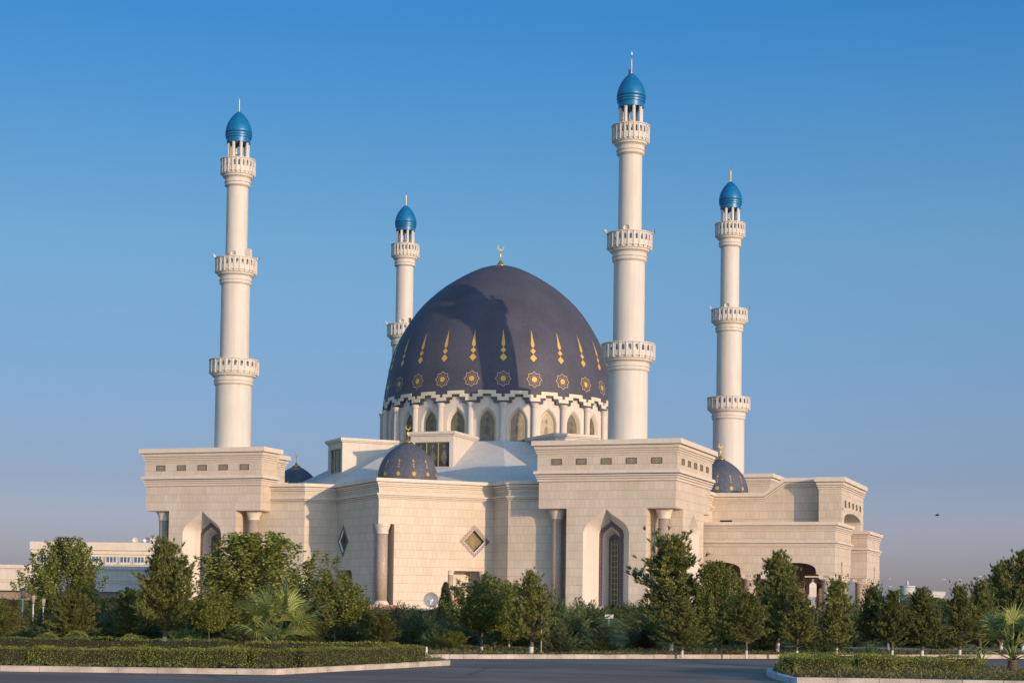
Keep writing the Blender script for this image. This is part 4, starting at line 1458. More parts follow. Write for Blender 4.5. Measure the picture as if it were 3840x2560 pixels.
def leafy_crown(seed, n_sh=120, t0=0.22, wide=0.36, nl=9000, size=0.026, upright=0.6):
    rng = np.random.default_rng(seed)
    pos = []
    per = nl // n_sh
    lumps = [(rng.uniform(0, 2 * pi), rng.uniform(0.2, 0.9), rng.uniform(0.8, 1.25)) for _ in range(7)]
    for i in range(n_sh):
        az = rng.uniform(0, 2 * pi)
        zz = rng.uniform(t0, 0.92)
        q = (zz - t0) / (1 - t0)
        env = wide * (sin(pi * min(1, 0.12 + 0.88 * q)) ** 0.6) * (1.0 if q < .6 else 1 - (q - .6) * 1.2)
        for (la, lz, lm) in lumps:
            d = abs((az - la + pi) % (2 * pi) - pi)
            if d < 0.7 and abs(q - lz) < 0.25: env *= lm
        r = env * sqrt(rng.uniform(0.15, 1.0))
        e = np.array([r * cos(az), r * sin(az), zz])
        tip_ = e + np.array([cos(az) * 0.05 * (1 - upright), sin(az) * 0.05 * (1 - upright), rng.uniform(0.04, 0.13) * (0.4 + upright)])
        st = np.array([r * 0.45 * cos(az), r * 0.45 * sin(az), max(t0, zz - 0.16 - 0.1 * upright)])
        s = rng.uniform(0, 1, (per, 1)) ** 0.8
        b = (1 - s) ** 2 * st + 2 * s * (1 - s) * e + s ** 2 * tip_
        pos.append(b + rng.normal(0, 1, (per, 3)) * (0.022 * (1 - s) + 0.007))
    pos = np.concatenate(pos)
    pos[:, 2] = np.clip(pos[:, 2], t0 * 0.8, 1.0)
    return leaves(pos, size, rng, 0.5)


def juniper_crown(seed, n_sp=230, nb=26, droop=0.25, up=1.0, blade=0.085, wid=0.010):
    rng = np.random.default_rng(seed)
    pos, dirs = [], []
    for i in range(n_sp):
        az = rng.uniform(0, 2 * pi); el = radians(rng.uniform(12, 85)) * up
        L_ = rng.uniform(0.45, 1.0) * (0.62 + 0.38 * sin(el))
        h = np.array([cos(az) * cos(el), sin(az) * cos(el), sin(el)])
        for j in range(9):
            s = 0.25 + 0.75 * j / 8
            p = h * L_ * s * np.array([0.72, 0.72, 0.93]) - np.array([0, 0, droop * (s * L_) ** 2 * cos(el)])
            p[2] = max(p[2], 0.02)
            pos.append(p + rng.normal(0, 0.012, 3)); dirs.append(h + np.array([0, 0, -droop * s]) + rng.normal(0, .15, 3))
    return blades(np.array(pos), np.array(dirs), blade, wid, max(4, nb // 4), 0.38, rng)


def cypress_crown(seed):
    rng = np.random.default_rng(seed)
    n = 1500
    z = rng.uniform(0.05, 0.98, n)
    env = 0.13 * np.sin(np.pi * np.clip(0.15 + 0.85 * z, 0, 1)) ** 0.7
    az = rng.uniform(0, 2 * pi, n)
    r = env * np.sqrt(rng.uniform(0.4, 1.05, n))
    pos = np.stack([r * np.cos(az), r * np.sin(az), z - 0.02], 1)
    d = np.stack([np.cos(az) * 0.4, np.sin(az) * 0.4, np.ones(n)], 1)
    return blades(pos, d, 0.05, 0.009, 8, 0.3, rng)


CROWN = {}
def crown_mesh(key, V, F_, mat):
    V = V.copy()
    rad = np.hypot(V[:, 0], V[:, 1])
    V[:, :2] /= np.percentile(rad, 87 if key[0] == 'leafy' else 93)
    V[:, 2] /= np.percentile(V[:, 2], 99.9)
    me_o = raw_mesh('crown', V, F_, mat)
    me = me_o.data
    bpy.data.objects.remove(me_o)
    CROWN[key] = me


for i, (a, w, t) in enumerate(((78, .30, .19), (66, .34, .20), (50, .30, .17), (70, .31, .26))):
    V, F_ = pine_crown(20 + i, a, w, t)
    crown_mesh(('pine', i), V, F_, MT['pine'])
for i, (n, w, t, nl, sz, u_, mt) in enumerate(((190, .36, .16, 24000, .024, 1.0, 'leaf'), (150, .34, .28, 15000, .026, .5, 'leaf2'), (170, .33, .16, 21000, .024, .8, 'leaf'), (120, .42, .12, 12000, .03, .4, 'brownleaf'))):
    V, F_ = leafy_crown(40 + i, n, t, w, nl, sz, u_)
    crown_mesh(('leafy', i), V, F_, MT[mt])
for i, (mt, dr_, up_) in enumerate((('juniper', .3, 1.0), ('juniper', .15, 1.05), ('brownleaf', .25, 1.05), ('juniper', .5, .8))):
    V, F_ = juniper_crown(60 + i, droop=dr_, up=up_)
    crown_mesh(('juniper', i), V, F_, MT[mt])
V, F_ = cypress_crown(80); crown_mesh(('cypress', 0), V, F_, MT['juniper'])
NOMW = {'pine': .33, 'leafy': .36, 'juniper': .70, 'cypress': .15}


def px2m(px, d): return px * K * d / F_PX


def tree(kind, var, X, d, Ytop, hw, label, cat='tree', name=None, group=None, xb=None, trunks=1, lime=True, z0=KH, tr=0.05, flip=1, stem_to=None):
    """one tree: trunk base seen at column xb (default X), d metres ahead, top at (X, Ytop), half width hw in picture units"""
    rng = random.Random(int(X * 7 + d))
    p = at(X, Ytop, d)
    H = p.z - z0
    root = empty(name or {'pine': 'pine_tree', 'leafy': 'broadleaf_tree', 'juniper': 'juniper_shrub', 'cypress': 'cypress_tree'}[kind], (p.x, p.y, z0), rng.uniform(0, 6.28))
    tag(root, label, cat, group)
    cr_ = bpy.data.objects.new('crown', CROWN[(kind, var)])
    COL.objects.link(cr_)
    cr_.parent = root
    s = px2m(hw, d)
    cr_.scale = (s, s * rng.uniform(0.9, 1.1), H)
    if kind in ('pine', 'leafy', 'cypress'):
        mb = MB()
        top = {'pine': 0.93, 'leafy': 0.6, 'cypress': .8}[kind] * H
        for q in range(trunks):
            lean = Vector((rng.uniform(-.12, .12), rng.uniform(-.12, .12), 0)) * (2.5 if trunks > 1 else 1) * 0.5
            off = Vector((0.12 * q - 0.06 * (trunks - 1), 0.05 * q, 0))
            n = 8
            pts = [off + lean * (i / n) * top * 0.3 + Vector((rng.uniform(-.015, .015), rng.uniform(-.015, .015), top * i / n)) for i in range(n + 1)]
            pts[0].z = -0.1
            for i in range(n):
                r0, r1 = tr * (1 - 0.8 * i / n), tr * (1 - 0.8 * (i + 1) / n)
                a, b = pts[i], pts[i + 1]
                if i == 0:
                    cut = min(0.75, max(0.2, 0.5 / (b.z - a.z)))
                    m_ = a + (b - a) * cut
                    mb.tube(a, m_, r0 * 1.15, r0, 8, 1 if lime else 0, cap=False)
                    mb.tube(m_, b, r0, r1, 8, 0, cap=False)
                else:
                    mb.tube(a, b, r0, r1, 8, 0, cap=False)
            # a few limbs
            for i in range(14 if kind == 'pine' else 12):
                t = rng.uniform(0.18 if kind == 'pine' else .3, 0.9) * top
                az = rng.uniform(0, 6.28)
                L_ = px2m(hw, d) * rng.uniform(.4, .8) * (1 - 0.6 * t / H)
                b0 = off + lean * 0.3 * t + Vector((0, 0, t))
                mid = b0 + Vector((cos(az) * L_ * .5, sin(az) * L_ * .5, L_ * .35))
                e = mid + Vector((cos(az) * L_ * .5, sin(az) * L_ * .5, L_ * .6))
                mb.tube(b0, mid, tr * .32, tr * .22, 5, 0, cap=False); mb.tube(mid, e, tr * .22, tr * .08, 5, 0, cap=False)
        mb.build('trunk', [MT['bark'], MT['lime']], root)
    else:
        mb = MB()
        for i in range(9):
            az = i * 0.7
            L_ = px2m(hw, d) * 0.6
            mb.tube((0, 0, -0.05), (cos(az) * L_ * .6, sin(az) * L_ * .6, H * .55), 0.03, 0.008, 5, 0, cap=False)
        mb.build('stem', [MT['bark']], root)
    return root


TREES = [
    # kind var  X    d   Ytop  hw   label, extra
    ('leafy', 2, 155, 76, 1234, 76, 'tall bushy tree with dark leathery leaves, furthest left of the big trees', dict(tr=.07)),
    ('pine', 0, 165, 58, 1352, 50, 'small soft pine growing in front of the tall bushy tree at the left', dict(tr=.03)),
    ('pine', 3, -12, 57, 1372, 55, 'bright green young pine cut off by the left edge of the picture', dict(tr=.04)),
    ('leafy', 3, 25, 66, 1375, 34, 'brownish bush beside the white garden lamps at the left', dict(cat='bush', name='bush', tr=.02)),
    ('pine', 1, 383, 60, 1232, 88, 'tall pine with a pale limewashed foot below the left corner block', dict(xb=358, tr=.075)),
    ('pine', 2, 300, 64, 1345, 42, 'smaller pine at the left flank of the tall pine with the limewashed foot', dict(tr=.04)),
    ('leafy', 0, 588, 64, 1222, 122, 'widest leafy tree with upright shoots in front of the shaded wall', dict(tr=.09, trunks=2)),
    ('leafy', 1, 482, 60, 1345, 40, 'yellowish small tree between the tall pine and the widest leafy tree', dict(tr=.03)),
    ('leafy', 1, 772, 62, 1308, 62, 'slender trunked willow-like tree right of the fan palm', dict(tr=.03, lime=False)),
    ('pine', 3, 875, 60, 1402, 34, 'low round young pine below the red plinth of the corner column', dict(tr=.03)),
    ('cypress', 0, 1024, 74, 1335, 17, 'narrow dark cypress spire beside the satellite dish', dict(tr=.04)),
    ('leafy', 1, 1108, 60, 1318, 84, 'two-stemmed leafy tree with white painted trunks in front of the porch', dict(tr=.055, trunks=2)),
    ('leafy', 2, 1172, 63, 1332, 40, 'leafy tree crowded between the two-stemmed tree and the pine by the sign pole', dict(tr=.035)),
    ('pine', 1, 1222, 57, 1308, 58, 'pine with a thick limewashed foot beside the thin sign pole', dict(xb=1190, tr=.08)),
    ('leafy', 1, 1042, 58, 1448, 27, 'smallest leafy tree at the road edge with a thin bare stem', dict(tr=.022, lime=False)),
    ('pine', 2, 1545, 62, 1213, 92, 'tallest pine with an open crown right of the tiled niche', dict(xb=1533, tr=.075)),
    ('pine', 0, 1568, 57.5, 1372, 52, 'short pine with a crooked white stem in front of the tallest pine', dict(tr=.045)),
    ('leafy', 2, 1645, 61, 1288, 56, 'dense leafy tree on a slim trunk between the tallest pine and the portico arches', dict(tr=.04)),
    ('pine', 3, 1715, 57.5, 1352, 45, 'rounded pine with a slim white stem below the first portico column', dict(tr=.045)),
    ('pine', 0, 1788, 63, 1264, 52, 'pine with a tall narrow top rising across the portico arch', dict(tr=.07)),
    ('pine', 1, 1832, 58, 1350, 49, 'broad pine with a white foot standing at the nose of the right island', dict(tr=.05)),
    ('pine', 2, 1922, 60, 1322, 49, 'pine standing in front of the nearest portico corner columns', dict(tr=.055)),
    ('pine', 3, 2005, 62, 1338, 39, 'pine in front of the far portico block, touching its right neighbour', dict(tr=.05)),
    ('pine', 1, 2050, 60, 1352, 40, 'pine growing where the far portico block ends', dict(tr=.05)),
    ('pine', 0, 2118, 60, 1348, 45, 'pine in front of the distant round building', dict(tr=.06)),
    ('pine', 2, 2205, 61, 1336, 39, 'dark pine below the double street lamp', dict(tr=.06)),
    ('pine', 3, 2252, 63, 1326, 44, 'pine left of the tall group at the right edge', dict(tr=.06)),
    ('pine', 1, 2300, 68, 1284, 52, 'tall pine second from the right edge of the picture', dict(tr=.07)),
    ('pine', 0, 2350, 66, 1262, 55, 'tallest pine of the right edge, cut off by the frame', dict(tr=.08)),
    ('leafy', 2, 818, 68, 1365, 40, 'reddish brown bush left of the corner column plinth', dict(cat='bush', name='bush', tr=.02)),
]
for t in TREES:
    kind, var, X, d, Y, hw, lab, ex = t
    ex = dict(ex)
    tree(kind, var, X, d, Y, hw, lab, **ex)

# shrubs and junipers behind the first row
SHR = [
    (20, 66, 1412, 60, 0), (95, 67, 1408, 55, 2), (235, 72, 1375, 60, 1), (262, 66, 1400, 52, 0), (330, 70, 1392, 60, 3), (440, 66, 1380, 50, 0), (430, 57, 1440, 42, 1), (520, 70, 1380, 60, 2),
    (600, 74, 1370, 70, 1), (690, 72, 1370, 60, 0), (735, 66, 1385, 45, 3), (800, 66, 1420, 45, 0), (840, 70, 1380, 45, 2), (915, 66, 1385, 48, 2), (955, 64, 1392, 52, 1),
    (990, 66, 1400, 46, 0), (1010, 60, 1430, 40, 1), (1075, 70, 1385, 70, 0), (1150, 70, 1375, 60, 3), (1180, 64, 1400, 45, 0), (1280, 74, 1362, 60, 1), (1310, 62, 1385, 50, 3),
    (1285, 58, 1428, 38, 1), (1345, 82, 1372, 60, 0), (1378, 60, 1440, 40, 0), (1400, 150, 1388, 30, 3), (1440, 152, 1382, 40, 0), (1470, 150, 1380, 40, 3), (1350, 150, 1384, 40, 0), (1500, 78, 1378, 60, 1), (1480, 64, 1430, 34, 2), (1462, 64, 1450, 22, 0), (1610, 72, 1385, 55, 0),
    (1670, 70, 1395, 60, 3), (1740, 72, 1385, 60, 1), (1760, 64, 1440, 40, 0), (1880, 66, 1400, 50, 0), (1890, 60, 1462, 32, 3), (1960, 70, 1400, 60, 1), (2080, 72, 1400, 60, 0), (2150, 74, 1392, 60, 3), (2160, 68, 1385, 40, 1),
    (2215, 76, 1385, 60, 0), (2285, 76, 1378, 60, 1), (2330, 72, 1370, 60, 3), (1060, 66, 1430, 50, 0), (1210, 66, 1430, 50, 1), (560, 62, 1430, 60, 0), (700, 62, 1440, 50, 0), (130, 66, 1430, 50, 0), (60, 62, 1440, 40, 1)]
_r = random.Random(3)
for i in range(34):
    X = -20 + i * 72 + _r.uniform(-20, 20)
    if 1335 < X < 1500: continue
    SHR.append((X, _r.uniform(84, 112), 1378 + _r.uniform(-8, 10) + X * .004, _r.uniform(52, 70), (0, 1, 3, 0, 2)[i % 5]))
SL = {0: 'dark green feathery juniper packed among the second row of shrubs', 1: 'upright grey-green juniper packed among the second row of shrubs',
      2: 'brown twiggy tamarisk bush packed among the second row of shrubs', 3: 'low arching juniper packed among the second row of shrubs'}
for (X, d, Y, hw, v) in SHR:
    nm = 'tamarisk_bush' if v == 2 else 'juniper_shrub'
    tree('juniper', v, X, d, Y, hw, SL[v], cat='shrub', name=nm, group='shrubs of the second row behind the trees', z0=0.12)
# far belt of trees seen through the gaps
for i, (X, d, Y, hw, v) in enumerate([(-20, 120, 1372, 70, 2), (60, 130, 1376, 80, 2), (150, 125, 1378, 70, 0), (250, 128, 1372, 80, 2), (330, 122, 1374, 60, 0), (680, 110, 1380, 70, 2), (2140, 150, 1372, 60, 2), (2200, 140, 1378, 60, 0), (2260, 150, 1372, 70, 2), (2340, 140, 1370, 70, 0), (420, 120, 1376, 70, 2), (1760, 120, 1386, 60, 2), (1700, 125, 1384, 50, 2)]):
    tree('leafy', v, X, d, Y, hw, 'dark leafy tree of the distant belt seen through gaps between the front trees', group='distant belt of trees', z0=0.3, tr=.08, lime=False)


def hedge(pts, width, h, n, label, mat='hedge', size=0.035, z0=KH, rag=0.02, group=None, seed=0):
    """clipped hedge: a dark twiggy core under a skin of small leaves; pts = centre line"""
    rng = np.random.default_rng(seed + 100)
    c0 = pts[0]
    root = empty('hedge', (c0[0], c0[1], z0))
    tag(root, label, 'hedge', group)
    P = [np.array([p[0] - c0[0], p[1] - c0[1]]) for p in pts]
    core = MB()
    pos = []
    Lt = sum(np.linalg.norm(b - a) for a, b in zip(P[:-1], P[1:]))
    for a, b in zip(P[:-1], P[1:]):
        l = np.linalg.norm(b - a); t = (b - a) / l; nrm_ = np.array([-t[1], t[0]])
        fr, _ = edge_frame(a, b)
        core.box(fr, 0.03, l - 0.03, -width / 2 + .05, width / 2 - .05, -.1, h - .05)
        k = int(n * l / Lt)
        u = rng.uniform(0, l, k)
        face = rng.uniform(0, 1, k)
        ph = h / (h * 2 + width)
        v = np.empty(k); z = np.empty(k)
        f = face < ph; bk = (face >= ph) & (face < 2 * ph); tp_ = face >= 2 * ph
        v[f] = -width / 2; v[bk] = width / 2; z[f] = rng.uniform(0, h, f.sum()); z[bk] = rng.uniform(0, h, bk.sum())
        v[tp_] = rng.uniform(-width / 2, width / 2, tp_.sum()); z[tp_] = h
        wob = 0.022 * np.sin(u * 2.1 + seed) + 0.016 * np.sin(u * 7.3) + 0.018 * np.sin(u * 0.83 + seed * 2) + rng.exponential(.012, k) * (rng.uniform(0, 1, k) < .25)
        v += rng.normal(0, rag, k) + wob * np.sign(v); z += rng.normal(0, rag * .8, k) + wob
        z = np.clip(z, 0, None)
        pos.append(np.stack([a[0] + t[0] * u + nrm_[0] * v, a[1] + t[1] * u + nrm_[1] * v, z], 1))
    for a in P[1:-1]:
        k = int(n * width / Lt * 0.9)
        ta = rng.uniform(0, 2 * pi, k); tz = rng.uniform(0, h, k); rr_ = width / 2 * np.where(rng.uniform(0, 1, k) < .7, 1.0, rng.uniform(0, 1, k))
        tz = np.where(rr_ < width * .49, h, tz)
        pos.append(np.stack([a[0] + rr_ * np.cos(ta) + rng.normal(0, rag, k), a[1] + rr_ * np.sin(ta) + rng.normal(0, rag, k), tz], 1))
    for a in (P[0], P[-1]):
        k = int(n * width / Lt * 0.5)
        pos.append(np.stack([a[0] + rng.uniform(-width / 2, width / 2, k), a[1] + rng.uniform(-width / 2, width / 2, k), rng.uniform(0, h, k)], 1))
    V, F_ = leaves(np.concatenate(pos), size, rng, -0.4)
    core.build('twigs', MT['core'], root)
    raw_mesh('foliage', V, F_, MT[mat], root)
    return root


def off_line(a, b, d0, d1=None):
    """shift the segment a-b ahead (away from the viewer)"""
    d1 = d0 if d1 is None else d1
    return (a[0] + FWD.x * d0, a[1] + FWD.y * d0), (b[0] + FWD.x * d1, b[1] + FWD.y * d1)


kA, kB = isl[0], isl[2]
h0 = off_line(kA, kB, 1.0)
def lerp(a, b, t): return (a[0] + (b[0] - a[0]) * t, a[1] + (b[1] - a[1]) * t)
def on_seg_x(a, b, X):
    """point of segment a-b that lies in the vertical plane of picture column X"""
    best = min((abs((at(X, 1500, fwd_of(*lerp(a, b, i / 400))) - Vector((*lerp(a, b, i / 400), 0))).xy.length), i) for i in range(401))
    return lerp(a, b, best[1] / 400)


HH = 0.43
hedge([on_seg_x(*h0, -160), on_seg_x(*h0, 58)], 0.8, HH, 5000, 'clipped hedge at the far left, broken off by a gap before the long hedge', seed=1)
pa, pb = on_seg_x(*h0, 82), on_seg_x(*h0, 338)
hedge([pa, pb], 0.8, HH, 9000, 'long clipped roadside hedge, stretch in front of the tall pine', seed=2)
hedge([on_seg_x(*h0, 339.5), on_seg_x(*h0, 572)], 0.8, HH, 9000, 'long clipped roadside hedge, stretch left of the fan palm', seed=3)
q0 = off_line(isl[2], isl[3], 1.0, 0.9)
hedge([on_seg_x(*h0, 573), lerp(*q0, 0.05), on_seg_x(*q0, 955)], 0.8, HH, 15000, 'long clipped roadside hedge, stretch from the fan palm to its end by the road', seed=4)
b0 = (W(-16.5, 49.4), W(-8.2, 49.4))
hedge([b0[0][:2], b0[1][:2]], 0.6, 0.5, 7000, 'second clipped hedge seen just above the long roadside hedge at the left', seed=5)
b0 = (W(-8.0, 50.6), W(-3.4, 51.2))
hedge([b0[0][:2], b0[1][:2]], 0.6, 0.42, 4000, 'low second hedge behind the fan palm', seed=6)


def topiary(X, d, r, label, group=None):
    rng = np.random.default_rng(int(X))
    p = at(X, 1470, d)
    root = empty('topiary_ball', (p.x, p.y, KH)); tag(root, label, 'bush', group)
    k = 2600
    v = norm(rng.normal(0, 1, (k, 3))); v *= (r + rng.normal(0, .015, (k, 1)))
    v[:, 2] = v[:, 2] * 0.95 + r * 0.8
    V, F_ = leaves(v[v[:, 2] > 0], 0.035, rng, -0.3)
    raw_mesh('foliage', V, F_, MT['hedge'], root)
    mb = MB(); mb.lathe(0, 0, [(r * .5, -0.05), (r * .85, r * .4), (r * .9, r * .8), (r * .7, r * 1.35), (0.02, r * 1.62)], 16)
    mb.build('twigs', MT['core'], root)


topiary(112, 50.3, .36, 'round clipped bush on the hedge below the small soft pine, left one')
topiary(176, 50.3, .40, 'round clipped bush on the hedge below the small soft pine, right one')
topiary(299, 52.5, .32, 'round clipped bush standing alone left of the limewashed pine trunk')


def fan_palm(X, d, H, spread, label, seed, nf=20, blade=0.85, tilt=0.0):
    rng = random.Random(seed)
    p = at(X, 1495, d)
    root = empty('fan_palm', (p.x, p.y, KH)); tag(root, label, 'palm')
    tk = MB()
    for i in range(6):
        tk.lathe(0, 0, [(0.13 - .008 * i, i * 0.07 - .05), (0.17 - .008 * i, i * 0.07 + .02), (0.12 - .008 * i, i * 0.07 + .03)], 10)
    tk.build('trunk', MT['bark'], root)
    for k in range(nf):
        az = k * 2.4 + rng.uniform(-.3, .3)
        el = radians(rng.uniform(8, 80) if k > 4 else rng.uniform(60, 88))
        L_ = spread * rng.uniform(.5, .72)
        h = Vector((cos(az) * cos(el), sin(az) * cos(el), sin(el)))
        c0 = Vector((0, 0, 0.38))
        hub = c0 + h * L_
        hub.z = min(hub.z, H * 0.72)
        mb = MB()
        mb.tube(c0, (c0 + hub) / 2 + Vector((0, 0, .04)), .022, .016, 5, 0); mb.tube((c0 + hub) / 2 + Vector((0, 0, .04)), hub, .016, .012, 5, 0)
        side = h.cross(Vector((0, 0, 1))).normalized() if abs(h.z) < .99 else Vector((1, 0, 0))
        upv = side.cross(h).normalized()
        tw = rng.uniform(-.5, .5)
        side2 = side * cos(tw) + upv * sin(tw)
        n2 = side2.cross(h).normalized()
        nb = 38
        for j in range(nb):
            a = radians(-105 + 210 * j / (nb - 1)) + rng.uniform(-.02, .02)
            bl = blade * spread * .55 * (0.72 + .28 * cos(a)) * rng.uniform(.88, 1.05)
            dr_ = (h * cos(a) + side2 * sin(a) + n2 * (0.12 * (1 - abs(a) / 1.9))).normalized()
            w0 = 0.040
            sd_ = dr_.cross(n2).normalized()
            m1 = hub + dr_ * bl * .5
            tipp = hub + dr_ * bl + Vector((0, 0, -bl * rng.uniform(.12, .38)))
            m1 = m1 + Vector((0, 0, -.01))
            fold = n2 * .01
            mb.face([hub, m1 - sd_ * w0 * .5, m1 + fold], 0); mb.face([hub, m1 + fold, m1 + sd_ * w0 * .5], 0)
            mb.face([m1 - sd_ * w0 * .5, tipp, m1 + fold], 0); mb.face([m1 + fold, tipp, m1 + sd_ * w0 * .5], 0)
        mb.build('frond', MT['palm'], root)
    return root


fan_palm(636, 53.5, 2.3, 1.85, 'large bushy fan palm spreading wide behind the roadside hedge', 3, nf=22, blade=1.12)
fan_palm(2325, 45.0, 1.9, 1.55, 'small fan palm with a stubby reddish trunk near the right edge', 8, nf=15)


def sword_plant(X, d, H, n, label, seed, spread=.9):
    rng = random.Random(seed)
    p = at(X, 1490, d)
    root = MB()
    for i in range(n):
        az = rng.uniform(0, 6.28); el = radians(rng.uniform(15, 80))
        L_ = H * rng.uniform(.7, 1.1)
        h = Vector((cos(az) * cos(el) * spread, sin(az) * cos(el) * spread, sin(el)))
        s = h.cross(Vector((0, 0, 1))).normalized() * .018
        m1 = h * L_ * .55
        e = h * L_ - Vector((0, 0, L_ * .1))
        root.face([s * -.6, s * .6, m1 + s]); root.face([s * -.6, m1 + s, m1 - s]); root.face([m1 - s, m1 + s, e])
    o = root.build('yucca', MT['palm'])
    o.location = (p.x, p.y, KH)
    tag(o, label, 'plant')


sword_plant(2000, 49, .85, 160, 'spiky pale yucca rising behind the right island hedge', 1)
sword_plant(2250, 48, .65, 120, 'spiky dark yucca left of the small fan palm', 2)
sword_plant(432, 55, .6, 110, 'spiky bluish clump right of the limewashed pine trunk', 4)

sword_plant(1960, 46.2, .5, 90, 'small spiky clump between the hedges of the right island', 5)
sword_plant(2120, 46.4, .55, 90, 'spiky clump left of the dark yucca on the right island', 6)
# right island planting
def RP(X, d): p = at(X, 1520, d); return (p.x, p.y)
hedge([RP(1812, 43.6), RP(1925, 43.8)], 0.6, .42, 4500, 'bright clipped hedge at the nose of the right island', mat='hedge', seed=11, rag=.03)
hedge([RP(1815, 43.7), RP(1835, 46.6), RP(2010, 47.0)], 0.6, .42, 6500, 'hedge running round the back of the right island nose', mat='hedge', seed=12)
hedge([RP(1965, 44.4), RP(2050, 44.4)], 0.6, .42, 3500, 'short clipped hedge block in the middle of the right island', mat='hedge', seed=13)
hedge([RP(2060, 44.8), RP(2190, 45.0)], 0.6, .36, 4500, 'ragged hedge block between the middle block and the dark yucca', mat='hedge', seed=14, rag=.035)
hedge([RP(2030, 47.2), RP(2235, 47.4)], 0.6, .36, 6000, 'long hedge along the back of the right island', mat='hedge', seed=15)

# low plants covering the beds
def cover(name, poly_pts, n, size, seed, z0=KH, hmax=.12, mat='flat', label=None):
    rng = np.random.default_rng(seed)
    P = np.array([(p[0], p[1]) for p in poly_pts])
    lo, hi = P.min(0), P.max(0)
    pts = rng.uniform(lo, hi, (n * 3, 2))
    # point in polygon
    ins = np.zeros(len(pts), bool)
    j = len(P) - 1
    for i in range(len(P)):
        c = ((P[i, 1] > pts[:, 1]) != (P[j, 1] > pts[:, 1])) & (pts[:, 0] < (P[j, 0] - P[i, 0]) * (pts[:, 1] - P[i, 1]) / (P[j, 1] - P[i, 1] + 1e-12) + P[i, 0])
        ins ^= c
        j = i
    pts = pts[ins][:n]
    clump = 0.5 + 0.5 * np.sin(pts[:, 0] * 3.1 + np.sin(pts[:, 1] * 2.3) * 2) * np.cos(pts[:, 1] * 2.7)
    z = rng.uniform(0, 1, len(pts)) * hmax * (0.25 + clump)
    pos = np.stack([pts[:, 0], pts[:, 1], z0 + z], 1)
    V, F_ = blades(pos, np.tile([0, 0, 1.0], (len(pos), 1)), size, size * .35, 3, .7, rng, back=.2)
    o = raw_mesh(name, V, F_, MT[mat])
    tag(o, label, 'ground cover', None, 'stuff')
    return o


ip = [(isl[0][0], isl[0][1]), isl[2], isl[3], (back[0].x, back[0].y), (back[2].x, back[2].y), (back[3].x, back[3].y)]
ipi = offset(ip, -0.22)
cover('grass', ipi, 22000, .07, 1, label='short grass on the left planting island')
cover('ground_cover', offset(r_poly, -0.2) if True else r_poly, 26000, .085, 2, hmax=.2, label='straggling low ground cover on the right planting island')
vp = [(far_path[0] + nrm * .25)[:2], (far_path[-1] + nrm * .25)[:2], (far_path[-1] + nrm * 12)[:2], (far_path[0] + nrm * 12)[:2]]
cover('weeds', vp, 22000, .09, 3, hmax=.05, label='sparse weeds on the verge behind the far kerb')

# ================================================================== SMALL THINGS
def sat_dish(X, Y, d):
    p = at(X, Y, d)
    root = empty('satellite_dish', (p.x, p.y, 0.6), atan2(CAMY - p.y, CAMX - p.x) + radians(12))
    tag(root, 'grey satellite dish on a white stand in front of the lit wall', 'satellite dish')
    mb = MB()
    rings = []
    z0 = p.z - 0.6
    for r, dd in ((0.02, -.16), (.3, -.13), (.55, -.06), (.74, .02), (.76, .03), (.76, 0.0), (.5, -.10), (.02, -.2)):
        rings.append([(dd + 0.25 * 0, r * cos(2 * pi * k / 28), z0 + r * sin(2 * pi * k / 28)) for k in range(28)])
    for a, b in zip(rings[:-1], rings[1:]): mb.ring(a, b, 0, True, True)
    mb.build('reflector', plain('grey_dish_paint', (0.22, 0.23, 0.25), .5), root)
    st = MB(); st.tube((-.12, 0, -0.3), (-.12, 0, z0), .09, .06, 10); st.tube((-.12, -.3, -.3), (-.14, 0, z0 - .3), .03, .03, 6); st.tube((-.12, .3, -.3), (-.14, 0, z0 - .3), .03, .03, 6)
    st.build('stand', MT['white'], root)
    ar = MB(); ar.tube((-.1, 0, z0 - .7), (.55, 0, z0 - .05), .02, .02, 6); ar.box(Fr(.55, 0, 0), -.06, .06, -.06, .06, z0 - .1, z0 + .06)
    ar.build('feed_arm', MT['steel'], root)


sat_dish(990, 1377, 166)


def garden_lamp(X, Ytop, d, label, group=None, z0=.15):
    p = at(X, Ytop, d)
    root = empty('garden_lamp', (p.x, p.y, z0)); tag(root, label, 'lamp', group)
    H = p.z - z0
    mb = MB(); mb.lathe(0, 0, [(.08, -.05), (.08, .15), (.04, .2), (.032, H - .5), (.06, H - .45)], 12)
    mb.build('post', MT['lime'], root)
    ln = MB(); ln.lathe(0, 0, [(.06, H - .42), (.10, H - .12), (.10, H - .08)], 8); ln.build('lantern', plain('frosted_lantern_glass', (.36, .32, .24), .3), root)
    cp = MB(); cp.lathe(0, 0, [(.17, H - .08), (.1, H - .02), (0.02, H + .03)], 8); cp.build('lantern_cap', MT['bronze'], root)


garden_lamp(53, 1350, 70, 'white garden lamp post at the left, nearest and tallest of three')
garden_lamp(77, 1362, 72, 'white garden lamp post at the left, middle one of three')
garden_lamp(100, 1370, 74, 'white garden lamp post at the left, furthest right of three')
garden_lamp(1356, 1386, 100, 'white garden lamp standing alone before the tiled niche', z0=.3)


